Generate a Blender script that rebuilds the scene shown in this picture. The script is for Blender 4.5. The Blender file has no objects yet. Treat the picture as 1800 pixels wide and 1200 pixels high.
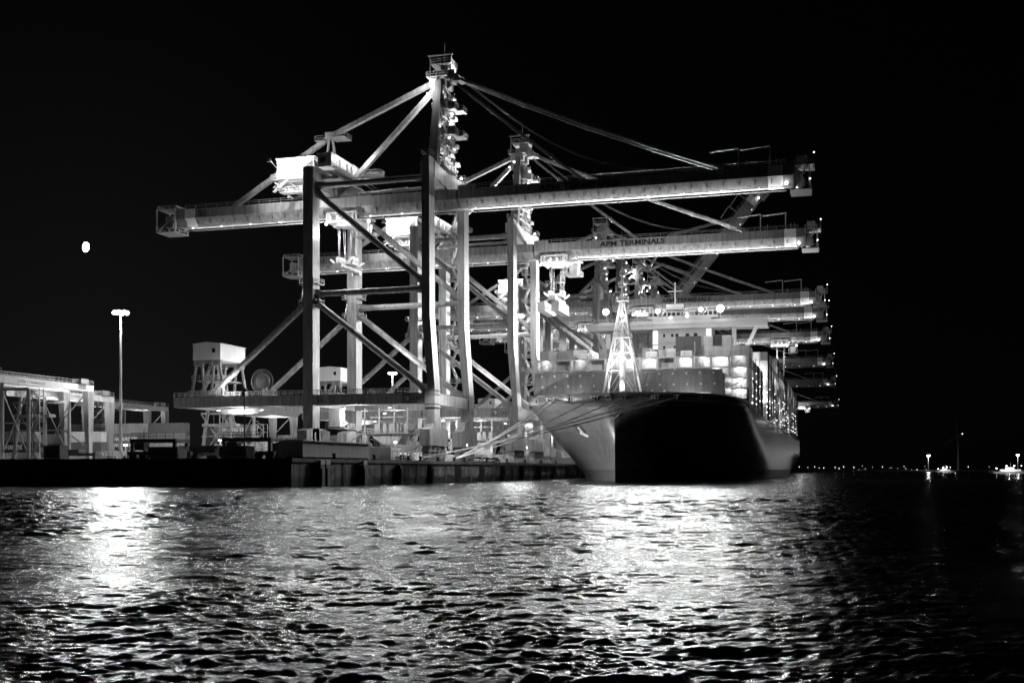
import bpy, math, random
import numpy as np
from mathutils import Vector, Matrix
random.seed(7)
R = math.radians
C = bpy.context.scene.collection
sc = bpy.context.scene

# ------------------------------------------------------------------ camera
TH = math.atan(587/1980.0)
cd = bpy.data.cameras.new('camera'); cam = bpy.data.objects.new('camera', cd); C.objects.link(cam)
cam.location = (0, 0, 3.0); cam.rotation_euler = (R(90), 0, TH)
cd.sensor_width = 36; cd.lens = 39.6; cd.shift_y = 0.125; cd.clip_start = 0.5; cd.clip_end = 20000
sc.camera = cam

# ------------------------------------------------------------------ night sky, moonlight, exposure
w = bpy.data.worlds.new('World'); sc.world = w; w.use_nodes = True
nt = w.node_tree; nt.nodes.clear()
wo = nt.nodes.new('ShaderNodeOutputWorld'); bg = nt.nodes.new('ShaderNodeBackground')
sk = nt.nodes.new('ShaderNodeTexSky'); sk.sky_type = 'NISHITA'; sk.sun_disc = False
sk.sun_elevation = R(11); sk.sun_rotation = R(-37)
bw = nt.nodes.new('ShaderNodeRGBToBW')
nt.links.new(sk.outputs[0], bw.inputs[0]); nt.links.new(bw.outputs[0], bg.inputs[0]); nt.links.new(bg.outputs[0], wo.inputs[0])
bg.inputs[1].default_value = 0.00012
sd = bpy.data.lights.new('moonlight', 'SUN'); sd.energy = 0.012; sd.angle = R(0.5)
so = bpy.data.objects.new('moonlight', sd); C.objects.link(so)
so.rotation_euler = Vector((-2590, 3404, 790)).to_track_quat('Z', 'Y').to_euler()
sc.view_settings.view_transform = 'Standard'; sc.view_settings.look = 'None'
sc.view_settings.exposure = 0.1; sc.view_settings.gamma = 1
sc.cycles.max_bounces = 5; sc.cycles.diffuse_bounces = 2; sc.cycles.glossy_bounces = 3
sc.cycles.transparent_max_bounces = 4; sc.cycles.volume_bounces = 0
sc.cycles.use_light_tree = True; sc.cycles.sample_clamp_indirect = 1.5; sc.cycles.sample_clamp_direct = 40; sc.cycles.caustics_reflective = False; sc.cycles.caustics_refractive = False; sc.cycles.filter_width = 1.5
sc.cycles.use_denoising = True; sc.cycles.denoising_prefilter = 'FAST'; sc.cycles.use_adaptive_sampling = False
PW = 1.0   # scale of all lamp powers

# ------------------------------------------------------------------ materials
MATS = {}
def mat(name, g, rough=0.55, vary=0.18, scale=0.6, metal=0.0, bump=None, streak=0.0, emis=0.0, spec=0.4):
    m = bpy.data.materials.new(name); m.use_nodes = True; MATS[name] = m
    n = m.node_tree.nodes; l = m.node_tree.links; b = n['Principled BSDF']
    b.inputs['Roughness'].default_value = rough; b.inputs['Metallic'].default_value = metal
    b.inputs['Specular IOR Level'].default_value = spec
    b.inputs['Base Color'].default_value = (g, g, g, 1)
    tc = n.new('ShaderNodeTexCoord')
    if vary:
        ns = n.new('ShaderNodeTexNoise'); ns.inputs['Scale'].default_value = scale; ns.inputs['Detail'].default_value = 6; ns.inputs['Roughness'].default_value = 0.65
        mp = n.new('ShaderNodeMapping')
        if streak: mp.inputs['Scale'].default_value = (2.5, 2.5, 0.25)
        l.new(tc.outputs['Object'], mp.inputs[0]); l.new(mp.outputs[0], ns.inputs['Vector'])
        r = n.new('ShaderNodeMapRange'); r.inputs[1].default_value = 0.3; r.inputs[2].default_value = 0.72
        r.inputs[3].default_value = g*(1-vary-streak); r.inputs[4].default_value = min(0.95, g*(1+vary))
        l.new(ns.outputs[0], r.inputs[0]); l.new(r.outputs[0], b.inputs['Base Color'])
    if bump:
        wv = n.new('ShaderNodeTexWave'); wv.wave_type = 'BANDS'; wv.bands_direction = bump[0]; wv.inputs['Scale'].default_value = bump[1]
        bp = n.new('ShaderNodeBump'); bp.inputs['Strength'].default_value = 0.9; bp.inputs['Distance'].default_value = bump[2]
        l.new(tc.outputs['Object'], wv.inputs['Vector']); l.new(wv.outputs[0], bp.inputs['Height']); l.new(bp.outputs[0], b.inputs['Normal'])
    if emis:
        b.inputs['Emission Color'].default_value = (1, 1, 1, 1); b.inputs['Emission Strength'].default_value = emis
        m.cycles.emission_sampling = 'NONE'
    return m
mat('crane_paint', 0.27, 0.5, 0.3, 0.55, streak=0.22)
mat('crane_pale', 0.5, 0.45, 0.25, 0.6, streak=0.15)
mat('crane_mark', 0.08, 0.5, 0.1)
mat('band_white', 0.8, 0.5, 0.1); mat('band_dark', 0.16, 0.5, 0.1)
mat('steel', 0.3, 0.4, 0.3, 1.2, metal=0.3)
mat('house_white', 0.82, 0.5, 0.06, 0.4, streak=0.03)
mat('lettering', 0.015, 0.6, 0)
mat('lettering_pale', 0.75, 0.6, 0)
mat('glass', 0.02, 0.08, 0)
mat('hull_antifoul', 0.07, 0.5, 0.15, 0.3)
mat('deck_grey', 0.25, 0.7, 0.2, 0.3)
mat('ship_white', 0.75, 0.5, 0.08, 0.3)
mat('ship_grey', 0.34, 0.55, 0.12, 0.25)
mat('emblem_pale', 0.45, 0.5, 0)
mat('concrete', 0.17, 0.85, 0.45, 0.35, streak=0.2)
mat('concrete_wet', 0.03, 0.5, 0.4, 0.5)
mat('apron', 0.18, 0.85, 0.3, 0.15)
mat('rubber', 0.02, 0.6, 0.2)
mat('rope', 0.8, 0.8, 0.1, 3)
mat('asphalt_dark', 0.03, 0.7, 0.3)
mat('car_white', 0.7, 0.25, 0); mat('car_dark', 0.06, 0.25, 0)
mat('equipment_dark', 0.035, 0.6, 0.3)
mat('shed_grey', 0.22, 0.6, 0.15, 0.5, streak=0.1, bump=('X', 4.0, 0.03))
for i, g in enumerate((0.72, 0.5, 0.3, 0.17, 0.09, 0.04)):
    mat('container_paint_%d' % i, g, 0.55, 0.14, 0.7, streak=0.12, bump=('DIAGONAL', 2.2, 0.05))
mat('lamp_glow', 0.9, 0.5, 0, emis=14)
mat('lamp_soft', 0.9, 0.5, 0, emis=5)
mat('floodlit_glow', 0.9, 0.5, 0, emis=1.6)  # for floodlit white panels that are no lamps themselves
mat('moon_glow', 0.9, 0.9, 0, emis=9)

def hull_plates(name, g):
    m = bpy.data.materials.new(name); m.use_nodes = True; MATS[name] = m; n = m.node_tree.nodes; l = m.node_tree.links; b = n['Principled BSDF']; b.inputs['Roughness'].default_value = 0.34
    tc = n.new('ShaderNodeNewGeometry'); sp = n.new('ShaderNodeSeparateXYZ'); l.new(tc.outputs['Position'], sp.inputs[0])
    ad = n.new('ShaderNodeMath'); l.new(sp.outputs[0], ad.inputs[0]); l.new(sp.outputs[1], ad.inputs[1]); cb = n.new('ShaderNodeCombineXYZ'); l.new(ad.outputs[0], cb.inputs[0]); l.new(sp.outputs[2], cb.inputs[1])
    br = n.new('ShaderNodeTexBrick'); br.inputs['Scale'].default_value = 1; br.inputs['Brick Width'].default_value = 9.0; br.inputs['Row Height'].default_value = 2.6; br.inputs['Mortar Size'].default_value = .07; br.inputs['Bias'].default_value = -.2
    for k, f in (('Color1', .92), ('Color2', 1.12), ('Mortar', .62)): br.inputs[k].default_value = (g*f,)*3+(1,)
    l.new(cb.outputs[0], br.inputs['Vector'])
    mp = n.new('ShaderNodeMapping'); mp.inputs['Scale'].default_value = (1.2, 1.2, .12); l.new(tc.outputs['Position'], mp.inputs[0])
    ns = n.new('ShaderNodeTexNoise'); ns.inputs['Scale'].default_value = .7; ns.inputs['Detail'].default_value = 8; l.new(mp.outputs[0], ns.inputs['Vector'])
    r = n.new('ShaderNodeMapRange'); r.inputs[1].default_value = .3; r.inputs[2].default_value = .7; r.inputs[3].default_value = .7; r.inputs[4].default_value = 1.2; l.new(ns.outputs[0], r.inputs[0])
    mx = n.new('ShaderNodeVectorMath'); mx.operation = 'SCALE'; l.new(br.outputs[0], mx.inputs[0]); l.new(r.outputs[0], mx.inputs['Scale']); l.new(mx.outputs[0], b.inputs['Base Color'])
    bp = n.new('ShaderNodeBump'); bp.inputs['Distance'].default_value = .12; bp.inputs['Strength'].default_value = .5; l.new(ns.outputs[0], bp.inputs['Height']); l.new(bp.outputs[0], b.inputs['Normal'])
hull_plates('hull_side', 0.125)
def quay_face():
    m = bpy.data.materials.new('quay_face'); m.use_nodes = True; MATS['quay_face'] = m; n = m.node_tree.nodes; l = m.node_tree.links; b = n['Principled BSDF']; b.inputs['Roughness'].default_value = 0.8
    tc = n.new('ShaderNodeNewGeometry'); sp = n.new('ShaderNodeSeparateXYZ'); l.new(tc.outputs['Position'], sp.inputs[0])
    a = n.new('ShaderNodeTexNoise'); a.inputs['Scale'].default_value = .35; a.inputs['Detail'].default_value = 8; l.new(tc.outputs['Position'], a.inputs['Vector'])
    mp = n.new('ShaderNodeMapping'); mp.inputs['Scale'].default_value = (1.6, 1.6, .2); l.new(tc.outputs['Position'], mp.inputs[0])
    c = n.new('ShaderNodeTexNoise'); c.inputs['Scale'].default_value = 1.0; c.inputs['Detail'].default_value = 6; l.new(mp.outputs[0], c.inputs['Vector'])
    ad = n.new('ShaderNodeMath'); ad.operation = 'MULTIPLY_ADD'; ad.inputs[1].default_value = 3.0; l.new(a.outputs[0], ad.inputs[0]); l.new(sp.outputs[2], ad.inputs[2])
    r1 = n.new('ShaderNodeMapRange'); r1.inputs[1].default_value = 2.7; r1.inputs[2].default_value = 3.5; l.new(ad.outputs[0], r1.inputs[0])
    r2 = n.new('ShaderNodeMapRange'); r2.inputs[1].default_value = .35; r2.inputs[2].default_value = .68; r2.inputs[3].default_value = .1; r2.inputs[4].default_value = .34; l.new(c.outputs[0], r2.inputs[0])
    mx = n.new('ShaderNodeMath'); mx.operation = 'MULTIPLY_ADD'; mx.inputs[2].default_value = .02; l.new(r1.outputs[0], mx.inputs[0]); l.new(r2.outputs[0], mx.inputs[1]); l.new(mx.outputs[0], b.inputs['Base Color'])
quay_face()

# ------------------------------------------------------------------ mesh helpers
BOXF = ((0,3,2,1),(4,5,6,7),(0,1,5,4),(1,2,6,5),(2,3,7,6),(3,0,4,7))
class MB:
    def __init__(s): s.v = []; s.f = []; s.m = []; s.cur = 0
    def add(s, vs, fs):
        b = len(s.v); s.v += [tuple(v) for v in vs]
        for f in fs: s.f.append(tuple(b+i for i in f)); s.m.append(s.cur)
        return s
    def box(s, x0, x1, y0, y1, z0, z1):
        return s.add([(x0,y0,z0),(x1,y0,z0),(x1,y1,z0),(x0,y1,z0),(x0,y0,z1),(x1,y0,z1),(x1,y1,z1),(x0,y1,z1)], BOXF)
    def frus(s, a, b):   # a, b: (x0,x1,y0,y1,z) bottom and top rectangles
        return s.add([(a[0],a[2],a[4]),(a[1],a[2],a[4]),(a[1],a[3],a[4]),(a[0],a[3],a[4]),(b[0],b[2],b[4]),(b[1],b[2],b[4]),(b[1],b[3],b[4]),(b[0],b[3],b[4])], BOXF)
    def beam(s, p, q, wd, ht, w2=None, h2=None):
        p = Vector(p); q = Vector(q); d = (q-p).normalized()
        up = Vector((0,0,1)) if abs(d.z) < 0.95 else Vector((1,0,0))
        sx = d.cross(up).normalized(); uz = sx.cross(d)
        w2 = w2 or wd; h2 = h2 or ht
        vs = []
        for c, a, b in ((p, wd/2, ht/2), (q, w2/2, h2/2)):
            for i, j in ((-1,-1),(1,-1),(1,1),(-1,1)): vs.append(c+sx*i*a+uz*j*b)
        return s.add(vs, BOXF)
    def tube(s, p, q, r, r2=None, n=8, caps=True):
        p = Vector(p); q = Vector(q); d = (q-p).normalized(); r2 = r if r2 is None else r2
        up = Vector((0,0,1)) if abs(d.z) < 0.95 else Vector((1,0,0))
        a = d.cross(up).normalized(); b = a.cross(d)
        vs = [c+a*math.cos(2*math.pi*i/n)*rr+b*math.sin(2*math.pi*i/n)*rr for c, rr in ((p, r), (q, r2)) for i in range(n)]
        fs = [(i, (i+1) % n, n+(i+1) % n, n+i) for i in range(n)]
        if caps: fs += [tuple(range(n-1, -1, -1)), tuple(range(n, 2*n))]
        return s.add(vs, fs)
    def prismX(s, prof, x0, x1):   # prof (y,z)
        n = len(prof)
        return s.add([(x0, y, z) for y, z in prof]+[(x1, y, z) for y, z in prof],
                     [(i, (i+1) % n, n+(i+1) % n, n+i) for i in range(n)]+[tuple(range(n-1, -1, -1)), tuple(range(n, 2*n))])
    def prismY(s, prof, y0, y1):   # prof (x,z)
        n = len(prof)
        return s.add([(x, y0, z) for x, z in prof]+[(x, y1, z) for x, z in prof],
                     [(i, (i+1) % n, n+(i+1) % n, n+i) for i in range(n)]+[tuple(range(n-1, -1, -1)), tuple(range(n, 2*n))])
    def rail(s, pts, h=1.1, sp=1.8, r=0.045):
        for p, q in zip(pts, pts[1:]):
            p = Vector(p); q = Vector(q); L = (q-p).length; n = max(1, int(L/sp))
            for k in (0.5, 1.0): s.beam(p+Vector((0,0,h*k)), q+Vector((0,0,h*k)), 2*r, 2*r)
            for i in range(n+1):
                c = p+(q-p)*i/n; s.beam(c, c+Vector((0,0,h)), 2*r, 2*r)
        return s
    def deckrail(s, x0, x1, y0, y1, z, th=0.15, h=1.1):
        s.box(x0, x1, y0, y1, z-th, z); return s.rail([(x0,y0,z),(x1,y0,z),(x1,y1,z),(x0,y1,z),(x0,y0,z)], h)
    def stair(s, p, q, wd=0.8):
        p = Vector(p); q = Vector(q); side = (q-p).cross(Vector((0,0,1))).normalized()*wd/2
        for k in (-1, 1):
            s.beam(p+side*k, q+side*k, 0.08, 0.25); s.beam(p+side*k+Vector((0,0,1)), q+side*k+Vector((0,0,1)), 0.08, 0.08)
        n = max(2, int(abs(q.z-p.z)/0.45))
        for i in range(n+1):
            c = p+(q-p)*i/n; s.beam(c-side, c+side, 0.25, 0.05)
        return s
    def ball(s, c, r, n=10, sx=1, sz=1):
        m = n//2; vs = []
        for j in range(m+1):
            t = math.pi*j/m
            for i in range(n): vs.append((c[0]+sx*r*math.sin(t)*math.cos(2*math.pi*i/n), c[1]+r*math.sin(t)*math.sin(2*math.pi*i/n), c[2]+sz*r*math.cos(t)))
        return s.add(vs, [(j*n+i, (j+1)*n+i, (j+1)*n+(i+1) % n, j*n+(i+1) % n) for j in range(m) for i in range(n)])
    def build(s, name, mats, parent=None, o=(0,0,0), loc=None, smooth=False):
        me = bpy.data.meshes.new(name)
        v = np.array(s.v, dtype=float)-np.array(o, dtype=float)
        me.from_pydata(v.tolist(), [], s.f)
        for mm in ([mats] if isinstance(mats, str) else mats): me.materials.append(MATS[mm])
        if not isinstance(mats, str): me.polygons.foreach_set('material_index', s.m)
        if smooth: me.polygons.foreach_set('use_smooth', [True]*len(s.f))
        me.update()
        ob = bpy.data.objects.new(name, me); C.objects.link(ob)
        if loc is not None: ob.location = loc
        if parent is not None: ob.parent = parent
        return ob
def tag(o, label=None, cat=None, group=None, kind=None):
    if label: o['label'] = label
    if cat: o['category'] = cat
    if group: o['group'] = group
    if kind: o['kind'] = kind
    return o
def empty(name, loc, rz=0):
    o = bpy.data.objects.new(name, None); C.objects.link(o); o.location = loc; o.rotation_euler.z = rz; return o
def copy_tree(o, parent=None):
    c = o.copy(); C.objects.link(c); c.parent = parent
    for ch in list(o.children): copy_tree(ch, c)
    return c
def text(name, body, width, height, loc, rot, m, parent=None, thick=0.015, depth=0.03):
    cu = bpy.data.curves.new(name, 'FONT'); cu.body = body; cu.offset = thick; cu.extrude = depth; cu.align_x = 'LEFT'; cu.size = 1
    cu.materials.append(MATS[m]); o = bpy.data.objects.new(name, cu); C.objects.link(o)
    bpy.context.view_layer.update(); d = o.dimensions
    o.scale = (width/max(d.x, .01), height/max(d.y, .01), 1); o.location = loc; o.rotation_euler = rot
    me = bpy.data.meshes.new_from_object(o); m2 = bpy.data.objects.new(name, me); C.objects.link(m2)
    m2.scale = o.scale; m2.location = o.location; m2.rotation_euler = o.rotation_euler; bpy.data.objects.remove(o)
    if parent: m2.parent = parent
    return m2
def lamp(loc, watts, radius=0.3, spot=None, aim=(0,0,-1), blend=0.5):  # serves real fixtures and unseen added fills alike
    ld = bpy.data.lights.new('lamp_and_fill', 'SPOT' if spot else 'POINT'); ld.energy = watts*PW; ld.shadow_soft_size = radius
    if spot: ld.spot_size = R(spot); ld.spot_blend = blend
    o = bpy.data.objects.new('lamp_and_fill', ld); C.objects.link(o); o.location = loc
    if spot: o.rotation_euler = (-Vector(aim)).to_track_quat('Z', 'Y').to_euler()
    return o

def strip_lamp(loc, sx, sy, watts, up=False, rot=None):
    ld = bpy.data.lights.new('lamp_row', 'AREA'); ld.shape = 'RECTANGLE'; ld.size = sx; ld.size_y = sy; ld.energy = watts*PW
    o = bpy.data.objects.new('lamp_row', ld); C.objects.link(o); o.location = loc; o.rotation_euler = rot or ((R(180), 0, 0) if up else (0, 0, 0))
    return o
FRONT = (R(90), 0, 0)      # writing that faces the water side (towards -Y)
SIDE = (R(90), 0, R(90))   # writing that faces +X
GZ = 4.8                   # quay level

# ------------------------------------------------------------------ water: one sheet of real waves near, flat far away
def water():
    rng = np.random.default_rng(3)
    na, nr = 1050, 1500
    ang = np.linspace(R(-33), R(33), na)+(math.pi/2+TH)
    rad = 9*np.exp(np.linspace(0, math.log(420/9.), nr))
    A, Rr = np.meshgrid(ang, rad); X = Rr*np.cos(A); Y = Rr*np.sin(A); Z = np.zeros_like(X)
    sp = Rr*max(math.log(420/9.)/nr, R(66)/na)
    wd = R(115)
    for i in range(200):
        lam = 0.11*(32.0**(i/199.)); k = 2*math.pi/lam
        th = wd+rng.normal(0, 0.55); ph = rng.uniform(0, 6.28)
        slope = 0.040*(1.0 if lam < 0.5 else (0.5/lam)**0.9)
        f = np.clip((lam/sp-2.0)/2.0, 0, 1)
        arg = k*(X*math.cos(th)+Y*math.sin(th))+ph+0.6*np.sin(0.11*X+0.07*Y+i)
        if lam > 0.7: f = f*(1+2.0*np.clip((Rr-40)/70, 0, 1))      # the fairway is choppier than the lee close by
        Z += f*slope/k*np.sin(arg)
    gust = np.zeros_like(X)          # calmer and rougher patches of several sizes
    for k_ in range(26):
        lam = 2.2*(22.0**(k_/25.)); th = rng.uniform(0, 6.28); gust += (0.20+0.10*(k_ > 14))*np.sin(2*math.pi/lam*(X*math.cos(th)+Y*math.sin(th))+rng.uniform(0, 6.28)+.8*np.sin(X/lam*1.3+k_))
    gust = np.clip(0.70*np.exp(0.30*gust), 0.45, 1.3)
    Z *= gust
    edge = np.minimum(1, np.minimum((A-ang[0])/R(2), (ang[-1]-A)/R(2))); Z *= np.clip(edge, 0, 1)*np.clip((420-Rr)/60, 0, 1)*np.clip((Rr-9)/2, 0, 1)
    vs = np.stack([X, Y, Z], -1).reshape(-1, 3)
    ii = (np.arange(nr-1)[:, None]*na+np.arange(na-1)[None, :]).reshape(-1)
    quads = np.stack([ii, ii+1, ii+na+1, ii+na], -1)
    n0 = len(vs)
    # the flat remainder: a ring outwards, a fan beside and behind, all sharing one level
    ex = []; ef = []
    full = np.linspace(ang[-1], ang[0]+2*math.pi, 120)
    for rr in (0.0, 9.0, 420.0, 9000.0):
        ex += [(rr*math.cos(a), rr*math.sin(a), 0) for a in full]
    m = 120
    for j in range(3):
        for i in range(m-1): a = n0+j*m+i; ef.append((a, a+m, a+m+1, a+1))
    b0 = n0+len(ex)
    ex += [(rr*math.cos(a), rr*math.sin(a), 0) for rr in (0.0, 9.0) for a in ang[::20]]; q = len(ang[::20])
    for i in range(q-1): ef.append((b0+i, b0+i+1, b0+q+i+1, b0+q+i))
    b1 = n0+len(ex)
    ex += [(rr*math.cos(a), rr*math.sin(a), 0) for rr in (420.0, 9000.0) for a in np.append(ang[::20], ang[-1])]; q = len(ang[::20])+1
    for i in range(q-1): ef.append((b1+i, b1+i+1, b1+q+i+1, b1+q+i))
    allv = np.vstack([vs, np.array(ex)]); allf = np.vstack([quads, np.array(ef)])
    me = bpy.data.meshes.new('water'); me.vertices.add(len(allv)); me.vertices.foreach_set('co', allv.reshape(-1))
    me.loops.add(len(allf)*4); me.loops.foreach_set('vertex_index', allf.reshape(-1))
    me.polygons.add(len(allf)); me.polygons.foreach_set('loop_start', np.arange(0, len(allf)*4, 4))
    me.polygons.foreach_set('loop_total', np.full(len(allf), 4)); me.polygons.foreach_set('use_smooth', np.ones(len(allf), dtype=bool))
    me.update(calc_edges=True); me.validate()
    m_ = bpy.data.materials.new('water'); m_.use_nodes = True; n = m_.node_tree.nodes; l = m_.node_tree.links; b = n['Principled BSDF']
    b.inputs['Base Color'].default_value = (0.004,)*3+(1,); b.inputs['Roughness'].default_value = 0.13; b.inputs['IOR'].default_value = 1.34
    geo = n.new('ShaderNodeNewGeometry'); mp = n.new('ShaderNodeMapping'); mp.inputs['Rotation'].default_value = (0, 0, R(-20)); mp.inputs['Scale'].default_value = (0.4, 1.3, 1)
    l.new(geo.outputs['Position'], mp.inputs[0])
    n1 = n.new('ShaderNodeTexNoise'); n1.inputs['Scale'].default_value = 2.6; n1.inputs['Detail'].default_value = 7; n1.inputs['Roughness'].default_value = 0.62
    l.new(mp.outputs[0], n1.inputs['Vector'])
    n2 = n.new('ShaderNodeTexNoise'); n2.inputs['Scale'].default_value = 0.22; n2.inputs['Detail'].default_value = 5; l.new(mp.outputs[0], n2.inputs['Vector'])
    mr = n.new('ShaderNodeMapRange'); mr.inputs[1].default_value = .36; mr.inputs[2].default_value = .64; mr.inputs[3].default_value = .25; mr.inputs[4].default_value = 1.0; l.new(n2.outputs[0], mr.inputs[0])
    bp = n.new('ShaderNodeBump'); l.new(mr.outputs[0], bp.inputs['Strength']); bp.inputs['Distance'].default_value = 0.12
    l.new(n1.outputs[0], bp.inputs['Height']); l.new(bp.outputs[0], b.inputs['Normal'])
    me.materials.append(m_)
    o = bpy.data.objects.new('water', me); C.objects.link(o); tag(o, kind='structure')
water()

# ------------------------------------------------------------------ quay
g = MB().box(-2500, -90.6, 172.6, 3000, 0.4, GZ).build('ground', 'apron'); tag(g, kind='structure')
def quay():
    t = empty('quay_wall', (-90, 172, 0)); o = (-90, 172, 0)
    tag(t, 'long concrete quay wall with a coping, under the cranes and beside the ship', 'quay wall')
    m = MB().box(-90.6, -89.9, 172, 2500, -2, GZ-0.5).box(-2500, -90.6, 172, 172.6, -2, GZ-0.5)
    for k in range(70): m.box(-89.92,-89.87,175+k*4.62,175.12+k*4.62,-1,GZ-.5)
    m.build('wall_face', 'quay_face', t, o)
    m = MB().box(-90.9, -89.6, 171.7, 2500, GZ-0.5, GZ+0.15).box(-2500, -90.9, 171.7, 172.9, GZ-0.5, GZ+0.15); m.build('coping', 'concrete', t, o)
    for i in range(14):
        y = 181.9+18.5*i
        m = MB()
        for k in ((0,) if i else (0, 2.2)):
            m.box(-89.86, -88.9, y-0.8+k, y+0.8+k, -1.5, GZ-0.9); m.box(-89.86, -88.75, y-0.55+k, y+0.55+k, -1.5, GZ-1.6)
        f = m.build('fender', 'rubber', t, o)
        if i < 2:
            m = MB()
            for k in ((0,) if i else (0, 2.2)): m.box(-89.5, -88.86, y-0.83+k, y+0.83+k, GZ-0.9, GZ-0.1)
            m.build('marker_board', 'ship_white', f)
            f.children[0].data.transform(Matrix.Translation((90, -172, 0)))
        # ladder and chain
        m = MB(); yl = y+11
        for k in (-.25, .25): m.beam((-89.7, yl+k, 0), (-89.7, yl+k, GZ), 0.09, 0.09)
        for q in range(11): m.beam((-89.7, yl-.25, .3+q*.4), (-89.7, yl+.25, .3+q*.4), 0.07, 0.07)
        m.build('ladder', 'steel', t, o)
        m = MB(); a = (-89.7, y+4.5, 3.4); b = (-89.7, y+7.5, 3.2)
        for q in range(8):
            u, v = q/8, (q+1)/8
            m.beam((-89.7, a[1]+3*u, 3.3-1.1*math.sin(math.pi*u)), (-89.7, a[1]+3*v, 3.3-1.1*math.sin(math.pi*v)), 0.1, 0.1)
        m.build('chain', 'steel', t, o)
quay()
lamp((-86.5, 240, 30), 20000, .6, 100, (-.02, 0, -1)); lamp((-86.5, 318, 30), 16000, .6, 110, (-.02, 0, -1))

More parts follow.
